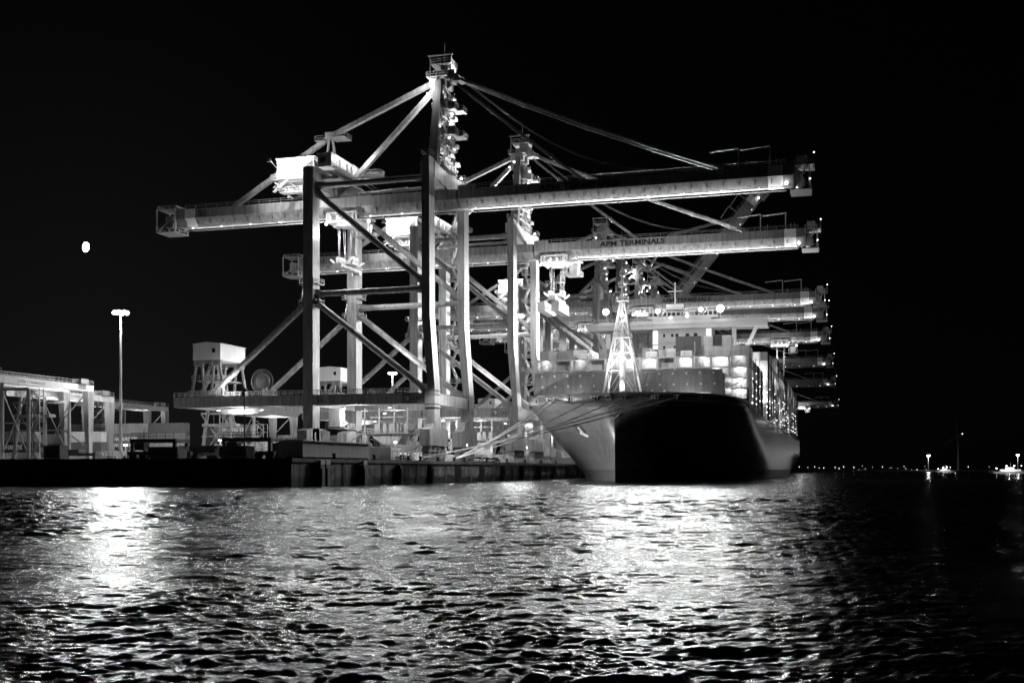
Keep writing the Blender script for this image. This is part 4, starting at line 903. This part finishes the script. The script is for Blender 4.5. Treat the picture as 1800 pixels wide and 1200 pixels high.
# ------------------------------------------------------------------ yard gantry cranes over the stacks
def yard_crane(x, y0, y1, lab, words=True, z=25.0, ty=6):
    t = empty('yard_crane', (x, y0, GZ)); o = (x, y0, GZ); tag(t, lab, 'yard crane', 'gantry cranes over the container yard')
    for k, dx in enumerate((0, -7.5)):
        m = MB(); m.box(x+dx-.7,x+dx+.7,y0,y1,z-1.6,z); m.box(x+dx-.8,x+dx+.8,y0,y1,z-1.66,z-1.56)
        gd = m.build('girder', 'crane_pale', t, o)
        m = MB(); m.rail([(x+dx+.6,y0,z),(x+dx+.6,y1,z)],1.1,1.5); m.rail([(x+dx-.6,y0,z),(x+dx-.6,y1-14,z)],1.1,1.5); m.build('handrail', 'crane_paint', gd, o)
        if words: text('lettering', 'APM TERMINALS', 9.5, .75, (dx+.73, (y1-y0)*.36, z-1.15-GZ), SIDE, 'steel', t, .02)
        m = MB(); m.frus((x+dx-.5,x+dx+.5,y1-1.6,y1-.4,GZ+1.2),(x+dx-.9,x+dx+.9,y1-2.6,y1,z-1.66)); m.box(x+dx-1.0,x+dx+1.0,y1-2.2,y1,GZ,GZ+1.2); m.build('box_leg', 'crane_paint', t, o)
        m = MB(); m.tube((x+dx*1.3,y0+ty,GZ+.6),(x+dx,y0+ty,z-1.6),.5,n=12); m.box(x+dx*1.3-1.3,x+dx*1.3+1.3,y0+ty-1,y0+ty+1,GZ,GZ+.8); m.build('tube_leg', 'crane_paint', t, o)
    m = MB(); m.tube((x+7.5,y0+ty,GZ+.6),(x+7.5,y0+ty,z-3.2),.42,n=12)
    a, b, c = x-9.7, x, x+7.5; zl, zh = GZ+1.5, z-3.5
    for p, q in ((a, b), (b, c)):
        m.tube((p,y0+ty,zl),(q,y0+ty,zh),.15,n=6); m.tube((q,y0+ty,zl),(p,y0+ty,zh),.15,n=6); m.tube((p,y0+ty,(zl+zh)/2),(q,y0+ty,(zl+zh)/2),.15,n=6)
    m.beam((a,y0+ty,z-3.2),(c,y0+ty,z-3.2),.6,.6); m.build('cross_bracing', 'crane_paint', t, o); m = MB(); m.beam((x-7.5,y1-2,z-9),(x,y1-2,z-2),.3,.3); m.beam((x-7.5,y1-2,GZ+9),(x,y1-2,GZ+4),.3,.3); m.build('leg_brace', 'crane_paint', t, o)
    m = MB(); zz = GZ; k = 0
    while zz < z-2:
        m.stair((x+1.5 if k % 2 else x+3.5,y0-.5,zz),(x+3.5 if k % 2 else x+1.5,y0-.5,zz+2.6),.6); m.deckrail(x+.9,x+4.3,y0-1.4,y0+.3,zz,.08,1.0); zz += 2.6; k += 1
    for dx in (.8,4.3): m.beam((x+dx,y0-1.3,GZ),(x+dx,y0-1.3,z),.2,.2); m.beam((x+dx,y0+.3,GZ),(x+dx,y0+.3,z),.2,.2)
    m.build('stair_tower', 'crane_paint', t, o)
    m = MB(); m.box(x-8.5,x+1,y0+4,y0+9,z+.1,z+.5); m.box(x-6,x-1,y0+4.5,y0+8,z+.5,z+2.6); m.deckrail(x-8.8,x+1.4,y0+3.6,y0+9.4,z+.6); m.box(x-1.4,x+1.4,y1-6,y1-3,z+.1,z+1.4); m.build('trolley', 'crane_paint', t, o)
    m = MB()
    for yy in (y0+5,y0+8): m.tube((x-3,yy,z),(x-3,yy,z-6),.05,n=4); m.tube((x-5,yy,z),(x-5,yy,z-6),.05,n=4)
    m.box(x-9,x+2,y0+5.2,y0+7.8,z-7,z-6.2); m.build('spreader', 'crane_paint', t, o)
    for yy in (y0+12, y1-8): lamp((x-3.5, yy, z-2.5), 1000, radius=.35)
    return t
yard_crane(-190, 208.5, 252.3, 'nearest yard gantry crane at the left edge with a stair tower and x bracing', True, 25.0, 11)
yard_crane(-199.5, 240, 274, 'yard gantry crane whose thick pale leg stands beside the tall lamp mast', True, 23.6)
yard_crane(-171, 284, 330, 'yard gantry crane with x bracing behind the overhang of the first crane', False, 22.5)
yard_crane(-150, 345, 395, 'yard gantry crane half hidden behind the portal beam of the first crane', False, 23.5)
yard_crane(-240, 320, 362, 'dim yard gantry crane far back at the left', True, 26)
yard_crane(-135, 470, 515, 'distant yard gantry crane seen between the legs of the first crane', False, 24)
yard_crane(-118, 400, 440, 'distant yard gantry crane seen behind the second crane portal', False, 24)

# ------------------------------------------------------------------ containers in the yard
GY = 'containers stacked in the yard'
def ystack(x, y, pattern, where, words={}):
    for k, gi in enumerate(pattern):
        if gi is None: continue
        o = cont(x, y, GZ+.05+2.9*k, gi, '%s container %s, %s' % (GREY[gi], where, ('bottom','second up','third up','fourth up','fifth up')[k]), GY, R(-90))
        if k in words:
            wd, mt = words[k]
            tx = text('lettering', wd, 5.6 if len(wd) < 8 else 7.6, 1.35, (2.47, 2.6, .75), SIDE, mt, o, .02)
# rotated -90 deg: the long side lies along x and faces the quay edge camera side
ystack(-188.5, 262, (1, None, None), 'at the foot of the thick pale gantry leg', {0: ('MAERSK', 'lettering')})
ystack(-176.5, 272, (0,), 'just right of the lettered container by the lamp mast')
ystack(-193.5, 285, (4, 2, 3, 4), 'in the stack behind the thick pale gantry leg')
ystack(-207.5, 285, (5, 1, 3, 2), 'in the stack seen through the left x bracing', {2: ('HAMBURG SÜD', 'lettering_pale'), 1: ('MAERSK', 'lettering')})
ystack(-221.5, 285, (2, 3, 4, 3), 'in the stack seen behind the nearest stair tower')
ystack(-235.5, 285, (1, 4, 2), 'in the leftmost stack at the picture edge')
ystack(-181.0, 300, (2, 1, 4, 3, None), 'in the lettered stack right of the lamp mast', {1: ('MAERSK', 'lettering'), 3: ('HAMBURG SÜD', 'lettering_pale')})
ystack(-166.5, 312, (3, 2, 2), 'in the stack behind the x braced frame', {2: ('MAERSK', 'lettering')})
ystack(-152.0, 318, (1, 4, 3), 'in the stack below the white portal house')
ystack(-137.5, 330, (2, 5, 2), 'in the stack below the cable reel')
ystack(-195.0, 318, (3, 3, 4, 3), 'in the second row right of the lamp mast')
ystack(-123.0, 352, (3, 1, 2), 'in the stack left of the first crane landside legs')
ystack(-108.5, 372, (4, 2, 3), 'in the stack between the first and second crane')
ystack(-128.0, 420, (3, 4), 'in the far stack between the first crane legs')
ystack(-112.0, 432, (2,), 'far behind the parked cars')

ystack(-166.0, 262, (0,), 'standing alone right of the lamp mast foot')
ystack(-152.5, 274, (2, 1), 'below the landside end of the first crane overhang')
ystack(-139.0, 290, (1, 5), 'in the near stack under the first crane overhang')
ystack(-121.0, 292, (0, 3), 'between the first crane legs, near row')
ystack(-113.0, 338, (0,), 'on the ground behind the parked cars', {0: ('MAERSK', 'lettering')})
ystack(-128.0, 338, (0,), 'on the ground left of the lettered one by the cars')
ystack(-148.0, 350, (4, 2, 3, 5), 'in the tall dark stack behind the overhang')
ystack(-226.0, 262, (1, 5, 2), 'under the nearest yard gantry, left of its bracing', {1: ('MAERSK', 'lettering_pale')})
ystack(-209.0, 268, (2, 4, 1), 'under the nearest yard gantry, right of its bracing')
for x, y, z, wt in ((-205, 256, 20, 1500), (-185, 290, 22, 2500), (-145, 268, 15, 2500), (-125, 280, 15, 3000), (-118, 325, 17, 4000), (-108, 360, 20, 5000)): lamp((x, y, z), wt, .5)  # unseen lamps added to brighten the yard stacks
fl = empty('added_floodlight', (-91.2, 267.4, GZ)); tag(fl, 'added floodlight on a short post at the quay edge, lighting the ship bow', 'floodlight')  # post and head made up for the light on the bow
m = MB(); m.tube((0,0,0),(0,0,4.2),.09,n=8); m.build('post', 'steel', fl); m = MB(); m.box(-.35,.2,-.4,.3,4.0,4.6); m.build('head', 'steel', fl); m = MB(); m.box(.21,.24,-.35,.25,4.05,4.55); m.build('lens', 'lamp_soft', fl)
# ------------------------------------------------------------------ things on the quay
def shed():
    t = empty('quay_shed', (-95.5, 197, GZ)); o = (-95.5, 197, GZ); tag(t, 'long low grey shed with an overhanging flat roof at the quay edge', 'shed')
    MB().box(-98,-93.2,182.6,211.6,GZ+.5,8.1).build('wall', 'shed_grey', t, o)
    MB().box(-98.5,-92.7,181.8,212.4,8.1,8.32).build('roof', 'steel', t, o)
    m = MB()
    for k in range(6): m.prismY([(-97.5,GZ+.16),(-93.6,GZ+.16),(-93.9,GZ+.5),(-97.2,GZ+.5)],184+k*5,185.8+k*5)
    m.build('skid', 'rubber', t, o)
shed()
o = cont(-96.6, 213.5, GZ+.1, 5, 'black container standing on the quay right of the grey shed', 'containers on the quay')
o = cont(-99.6, 226, GZ+.1, 0, 'white container with dark lettering on the quay between shed and crane', 'containers on the quay')
def frame_carrier(x, y, lab, s=1.0):
    t = empty('straddle_carrier', (x, y, GZ)); tag(t, lab, 'carrier', 'dark handling machines on the quay corner')
    m = MB()
    for dx in (0, 9*s):
        for dy in (0, 4): m.box(dx-.3,dx+.3,dy-.3,dy+.3,1.2,3.7*s)
    m.box(-.4,9*s+.4,-.4,.2,3.3*s,3.9*s); m.box(-.4,9*s+.4,3.8,4.4,3.3*s,3.9*s); m.box(-.4,.2,0,4,3.2*s,3.8*s); m.box(9*s-.2,9*s+.4,0,4,3.2*s,3.8*s)
    m.box(-1,9*s+1,-.4,.4,.9,1.6); m.box(-1,9*s+1,3.6,4.4,.9,1.6); m.rail([(0,-.3,3.9*s),(9*s,-.3,3.9*s)]); m.build('frame', 'equipment_dark', t)
    MB().box(1,3,-.9,.9,1.8*s,3.2*s).build('cab', 'equipment_dark', t)
    for dx in (0,2.2,6.8*s,9*s):
        for dy in (0,4): MB().tube((dx,dy-.3,.75),(dx,dy+.3,.75),.75,n=16).build('wheel', 'rubber', t)
frame_carrier(-128, 182, 'dark straddle carrier parked at the quay corner, nearer the lamp mast')
frame_carrier(-111, 186, 'dark straddle carrier parked between the quay corner and the grey shed', 1.05)
def dark_box(x, y, w_, d, h, lab, nm='generator_unit'):
    t = empty(nm, (x, y, GZ)); tag(t, lab, 'machine', 'dark handling machines on the quay corner')
    m = MB(); m.box(0,w_,0,d,.4,h); m.box(-.1,w_+.1,-.1,d+.1,h,h+.15); m.build('housing', 'equipment_dark', t)
    m = MB(); 
    for k in range(int(w_)): m.box(k+.2,k+.8,-.08,0,.8,h-.5)
    m.build('louvre', 'rubber', t); m = MB().box(.2,w_-.2,.2,d-.2,0,.4); m.build('skid', 'steel', t)
dark_box(-122, 178, 6.2, 3, 2.2, 'low dark generator box at the quay corner left of the thin pole')
dark_box(-108.5, 180, 5.5, 3, 2.3, 'low dark generator box right of the thin pole near the quay corner')
dark_box(-133, 205, 9, 3, 3.0, 'taller dark equipment cabin under the first crane overhang')
dark_box(-112, 206, 12, 3, 3.6, 'long dark equipment cabin left of the landside crane leg')
dark_box(-146.2, 180, 3.6, 2.4, 2.6, 'small dark cabin on the quay below the lamp mast')
def pole(x, y, h, lab):
    t = empty('signal_pole', (x, y, GZ)); tag(t, lab, 'pole'); MB().tube((0,0,0),(0,0,h),.14,.09,n=8).build('pole', 'equipment_dark', t)
    MB().box(-.5,.1,-.15,.15,h-1.4,h-.9).box(-.1,.6,-.15,.15,h-.8,h-.3).build('signal_head', 'equipment_dark', t)
pole(-103.4, 180, 13.0, 'thin dark signal pole rising above the quay corner')
def car(x, y, mt, lab, rz=R(90)):
    t = empty('parked_car', (x, y, GZ), rz); tag(t, lab, 'car', 'cars parked on the quay')
    m = MB(); m.prismY([(-2.1,.35),(2.1,.35),(2.2,.8),(1.2,.95),(-1.9,1.0),(-2.2,.8)],-.85,.85); m.build('body', mt, t)
    m = MB(); m.add([(-1.8,-.8,.99),(1.1,-.8,.95),(1.1,.8,.95),(-1.8,.8,.99),(-1.3,-.65,1.48),(.3,-.65,1.48),(.3,.65,1.48),(-1.3,.65,1.48)], BOXF); m.build('window_band', 'glass', t)
    MB().box(-1.3,.3,-.66,.66,1.47,1.53).build('roof', mt, t)
    for dx in (-1.35,1.35):
        for dy in (-.8,.8): MB().tube((dx,dy-.1,.33),(dx,dy+.1,.33),.33,n=14).build('wheel', 'rubber', t)
car(-93.2, 283, 'car_white', 'white car parked on the quay just right of the first crane bogies')
car(-93.2, 290.5, 'car_white', 'white car parked in the middle of the three on the quay')
car(-93.2, 298, 'car_dark', 'dark car parked closest to the ship on the quay')
car(-97.6, 241, 'car_dark', 'dark car parked left of the first crane waterside bogies', R(0))
for k, (x, y, lab) in enumerate(((-90.6+0, 0, 0),)): pass
for i in range(10):
    y = 181.9+18.5*i+9
    bollard(-91.0, y, 'black bollard on the quay edge just past the %s fender from the corner' % ORD[i])
def cage(x, y, lab, w_=2.4, d=6.0, h=2.2):
    t = empty('lashing_cage', (x, y, GZ+.02)); tag(t, lab, 'steel cage', 'steel cages of lashing gear on the quay')
    m = MB(); m.box(0,w_,0,d,.15,.3)
    for a, b in ((0,0),(w_,0),(0,d),(w_,d),(0,d/2),(w_,d/2)): m.box(a-.08,a+.08,b-.08,b+.08,0,h)
    for z in (.9,1.5,h): m.beam((0,0,z),(w_,0,z),.08,.08); m.beam((0,d,z),(w_,d,z),.08,.08); m.beam((0,0,z),(0,d,z),.08,.08); m.beam((w_,0,z),(w_,d,z),.08,.08)
    m.build('cage_frame', 'crane_pale', t); m = MB(); rr = random.Random(int(y*7))
    for k in range(9): xx = rr.uniform(.3,w_-.3); m.tube((xx,.3,rr.uniform(.4,1.3)),(xx+rr.uniform(-.2,.2),d-.3,rr.uniform(.4,1.3)),.07,n=5)
    m.build('lashing_rods', 'steel', t); MB().box(.2,w_-.2,d*.3,d*.7,.3,1.2).build('twistlock_bin', 'equipment_dark', t)
for x, y, lab in ((-96.5,232,'pale steel cage of lashing rods just left of the first crane waterside bogies'),(-101,238,'pale steel cage standing back from the edge before the first crane'),(-97,284,'steel cage beyond the first crane, behind the parked white car'),
                  (-98.5,300,'steel cage under the bow between the cranes'),(-104,268,'steel cage in the bright light under the first crane portal'),(-116,240,'steel cage before the first crane landside portal'),(-140,226,'steel cage under the first crane overhang'),(-160,214,'steel cage near the foot of the tall lamp mast'),(-109,228,'steel cage behind the black container by the grey shed')):
    cage(x, y, lab)
def drum(x, y, r, lab):
    t = empty('cable_drum', (x, y, GZ+r)); tag(t, lab, 'cable drum', 'cable drums on the quay')
    for e in (-.8, .8): MB().tube((0,e-.06,0),(0,e+.06,0),r,n=20).build('flange', 'crane_pale', t)
    MB().tube((0,-.75,0),(0,.75,0),r*.6,n=16).build('winding', 'equipment_dark', t)
for x, y, r, lab in ((-104.5,222,1.2,'cable drum standing left of the first crane waterside leg'),(-131,196,1.3,'cable drum among the dark machines at the quay corner'),(-100.5,290,1.0,'small cable drum behind the parked cars')): drum(x, y, r, lab)
def spare_spreader(x, y, lab, g):
    t = empty('spare_spreader', (x, y, GZ)); tag(t, lab, 'spreader', 'spare spreaders parked on the quay'); m = MB()
    m.box(-5.8,5.8,-.35,.35,1.0,1.6); m.box(-2.2,2.2,-1.1,1.1,1.6,2.3)
    for e in (-5.9,5.9): m.box(e-.25,e+.25,-1.2,1.2,.8,1.4)
    m.build('spreader_beam', g, t)
    for e in (-5.9,5.9): MB().box(e-.3,e+.3,-1.3,1.3,0,.8).build('stand', 'steel', t)
def light_post(x, y, h, lab):
    t = empty('work_light', (x, y, GZ)); tag(t, lab, 'work light', 'small work lights on posts on the quay')
    m = MB(); m.tube((0,0,0),(0,0,h),.08,n=6); m.beam((0,-.6,h),(0,.6,h),.08,.08); m.box(-.6,.6,-.2,.2,0,.4); m.build('post', 'steel', t)
    for e in (-.5, .5): MB().ball((0,e,h+.12),.16,8).build('lamp_head', 'lamp_glow', t)
    lamp((x+.4, y-.6, GZ+h+.4), 500, .15)
for x, y, h, lab in ((-101.5,246,4.5,'work light on a post just landward of the first crane bogies'),(-128,258,6,'work light on a post in the middle of the first crane portal'),(-98,296,4,'work light on a post behind the parked cars'),
                     (-142,236,5,'work light on a post under the first crane overhang'),(-168,236,4,'work light on a post right of the tall lamp mast'),(-192,212,2.5,'low work light at the far left on the quay'),(-96,340,5,'work light on a post beyond the second crane portal')): light_post(x, y, h, lab)
def scaffold(x, y, w_, h, lab):
    t = empty('access_tower', (x, y, GZ)); tag(t, lab, 'access tower', 'pipe access towers on the quay'); m = MB()
    for a in (0, w_):
        for b in (0, 2.2): m.tube((a,b,0),(a,b,h),.09,n=6)
    z = 0
    while z < h-1:
        m.beam((0,0,z+2),(w_,0,z+2),.09,.09); m.beam((0,2.2,z+2),(w_,2.2,z+2),.09,.09); m.beam((0,0,z),(w_,0,z+2),.07,.07); z += 2
    m.build('pipe_frame', 'crane_pale', t); m = MB(); z = 0; k = 0
    while z < h-1: m.box(0,w_,0,2.2,z+1.94,z+2.0); m.stair((0.3 if k % 2 else w_-.3,1.1,z),(w_-.3 if k % 2 else .3,1.1,z+2),.6); z += 2; k += 1
    m.build('stair_flights', 'steel', t)
for x, y, w_, h, lab in ((-119.5,262,3,8,'pipe access tower with stair flights under the first crane, left of its waterside leg'),(-105,262,2.6,9,'pipe access tower with stair flights behind the first crane waterside leg'),(-102,332,3,9,'pipe access tower with stair flights under the second crane'),(-148,262,3,10,'pipe access tower with stair flights below the first crane overhang')): scaffold(x, y, w_, h, lab)
spare_spreader(-118, 199, 'dark spare spreader on its stands left of the grey shed', 'steel'); spare_spreader(-152, 196, 'pale spare spreader lying near the quay corner left of the dark machines', 'crane_paint'); spare_spreader(-172, 190, 'spare spreader on stands at the left, below the yard gantry', 'crane_paint')
m = MB().rail([(-91.2,303,GZ),(-91.2,352,GZ)],1.2,1.2,.06); f = m.build('quay_railing', 'crane_pale'); tag(f, 'white railing on the quay edge below the ship bow', 'railing')
def truck(x, y, rz, lab):
    t = empty('terminal_truck', (x, y, GZ), rz); tag(t, lab, 'truck', 'terminal trucks under the cranes')
    m = MB(); m.box(-7,6,-1.1,1.1,.9,1.3); m.build('chassis', 'steel', t); m = MB(); m.box(6.2,8.2,-1.2,.5,1.0,3.3); m.build('cab', 'car_white', t)
    MB().box(8.2,8.24,-1.1,.4,2.0,3.0).build('windscreen', 'glass', t)
    for dx in (-6,-4.8,3,7.3):
        for dy in (-1.0,1.0): MB().tube((dx,dy-.15,.5),(dx,dy+.15,.5),.5,n=14).build('wheel', 'rubber', t)
    MB().ball((8.3,-1,1.2),.16,8).build('headlight', 'lamp_soft', t)
truck(-112, 256, R(80), 'terminal truck standing under the first crane portal'); truck(-104, 318, R(85), 'terminal truck standing under the second crane portal')

# ------------------------------------------------------------------ moon
m = MB(); m.ball((0,0,0), 18, 40, .80, 1.0); m.v = [(x*(1.0 if x > 0 else .62), y, z) for x, y, z in m.v]; mo = m.build('moon', 'moon_glow', None, loc=(-2590, 3404, 793), smooth=True); mo.rotation_euler = (0, R(6), R(37)); tag(mo, 'bright gibbous moon low over the terminal', 'moon')

# ------------------------------------------------------------------ far shore on the right
ld = MB(); ld.prismX([(1480,-1),(1500,1.6),(3200,3),(3200,-1)], -300, 2600); g = ld.build('far_shore', 'asphalt_dark'); tag(g, kind='structure')
rf = random.Random(5)
SHORE = [(1405,820),(1420,821),(1432,820),(1440,822),(1468,821),(1475,823),(1483,820),(1501,821),(1516,819),(1521,824),(1534,821),(1551,820),(1564,822),(1567,821),(1578,823),(1589,819),(1592,823),(1626,819),(1664,819),(1702,820),(1739,820),(1612,826),(1602,828),(1628,828),(1448,822),(1510,828)]
for i, (px, py) in enumerate(SHORE):
    d = 1560; r_ = (px-900)/1980*d; x = r_*math.cos(TH)-d*math.sin(TH); y = r_*math.sin(TH)+d*math.cos(TH); h = max(1.2, 3+(825-py)*d/1980-1.7)
    t = empty('street_lamp', (x, y, 1.7)); tag(t, 'small lit street lamp on the dark far shore, %s' % ('%s from the ship stern' % ORD[i] if i < 24 else ('low, under the turbine side', 'low, nearest the ship side')[i-24]), 'street lamp', 'street lamps on the far shore')
    MB().tube((0,0,0),(0,0,h),.18,.12,n=6).build('pole', 'steel', t); MB().ball((0,-.3,h),rf.choice((.2,.28,.4)),8).build('lamp_head', 'lamp_soft', t)
for px, h, lab in ((1632,20.5,'tall lamp mast on the far shore, right of the ship'),(1789,21.5,'tall lamp mast on the far shore at the right picture edge')):
    d = 1600; r_ = (px-900)/1980*d; x = r_*math.cos(TH)-d*math.sin(TH); y = r_*math.sin(TH)+d*math.cos(TH)
    t = empty('lamp_mast', (x, y, 1.7)); tag(t, lab, 'lamp mast', 'tall lamp masts on the far shore')
    MB().tube((0,0,0),(0,0,h),.4,.25,n=8).build('pole', 'crane_paint', t); MB().ball((0,0,h+.5),1.5,12,1.5,.7).build('lamp_head', 'lamp_glow', t); lamp((x, y-3, 1.7+h), 40000, radius=1)
def turbine():
    d = 1800; px = 1684; r_ = (px-900)/1980*d; x = r_*math.cos(TH)-d*math.sin(TH); y = r_*math.sin(TH)+d*math.cos(TH)
    t = empty('wind_turbine', (x, y, 2)); tag(t, 'faint wind turbine standing alone on the far shore', 'wind turbine')
    MB().tube((0,0,0),(0,0,55),1.6,1.0,n=12).build('tower', 'ship_grey', t); MB().box(-2,6,-1.5,1.5,54.5,57).build('nacelle', 'ship_grey', t)
    for a in (98, 218, 338): MB().beam((-1,-2,56),(-1+24*math.cos(R(a)),-2,56+24*math.sin(R(a))),.4,2.0,.2,.5).build('blade', 'ship_grey', t)
    MB().ball((6.4,0,58),.7,8).build('beacon', 'lamp_soft', t); 
lamp((165, 1900, 12), 900, 1)  # unseen lamp added to lift the faint turbine
turbine()
def ferry(px, d, L, lab, wt):
    r_ = (px-900)/1980*d; x = r_*math.cos(TH)-d*math.sin(TH); y = r_*math.sin(TH)+d*math.cos(TH)
    t = empty('moored_vessel', (x, y, 0)); tag(t, lab, 'vessel', 'small lit vessels by the far shore')
    m = MB(); m.prismX([(-2.5,-.5),(2.5,-.5),(3,1.6),(-3,1.6)],-L/2,L/2); m.frus((-L/2-2,-L/2,-1,1,.2),(-L/2-4,-L/2,-2.5,2.5,1.8)); m.build('hull', 'ship_grey', t)
    m = MB(); m.box(-L*.3,L*.3,-2,2,1.6,3.2); m.box(-L*.15,L*.1,-1.6,1.6,3.2,4.8); m.build('superstructure', 'ship_white', t)
    m = MB(); m.beam((0,0,4.8),(0,0,8),.2,.2); m.build('mast', 'steel', t)
    for k in (-.4,-.12,.1,.3): MB().ball((L*k,-2.4,4+2*(k > -.3)),.42,8).build('deck_lamp', 'lamp_glow' if k < .3 else 'lamp_soft', t)
    lamp((x-2, y-9, 8), wt, radius=.4)
ferry(1776, 900, 26, 'brightly lit small vessel at the right picture edge', 7000)
ferry(1661, 1380, 20, 'small lit vessel moored between the far mast and the turbine', 5000)
print('containers', ncont[0])
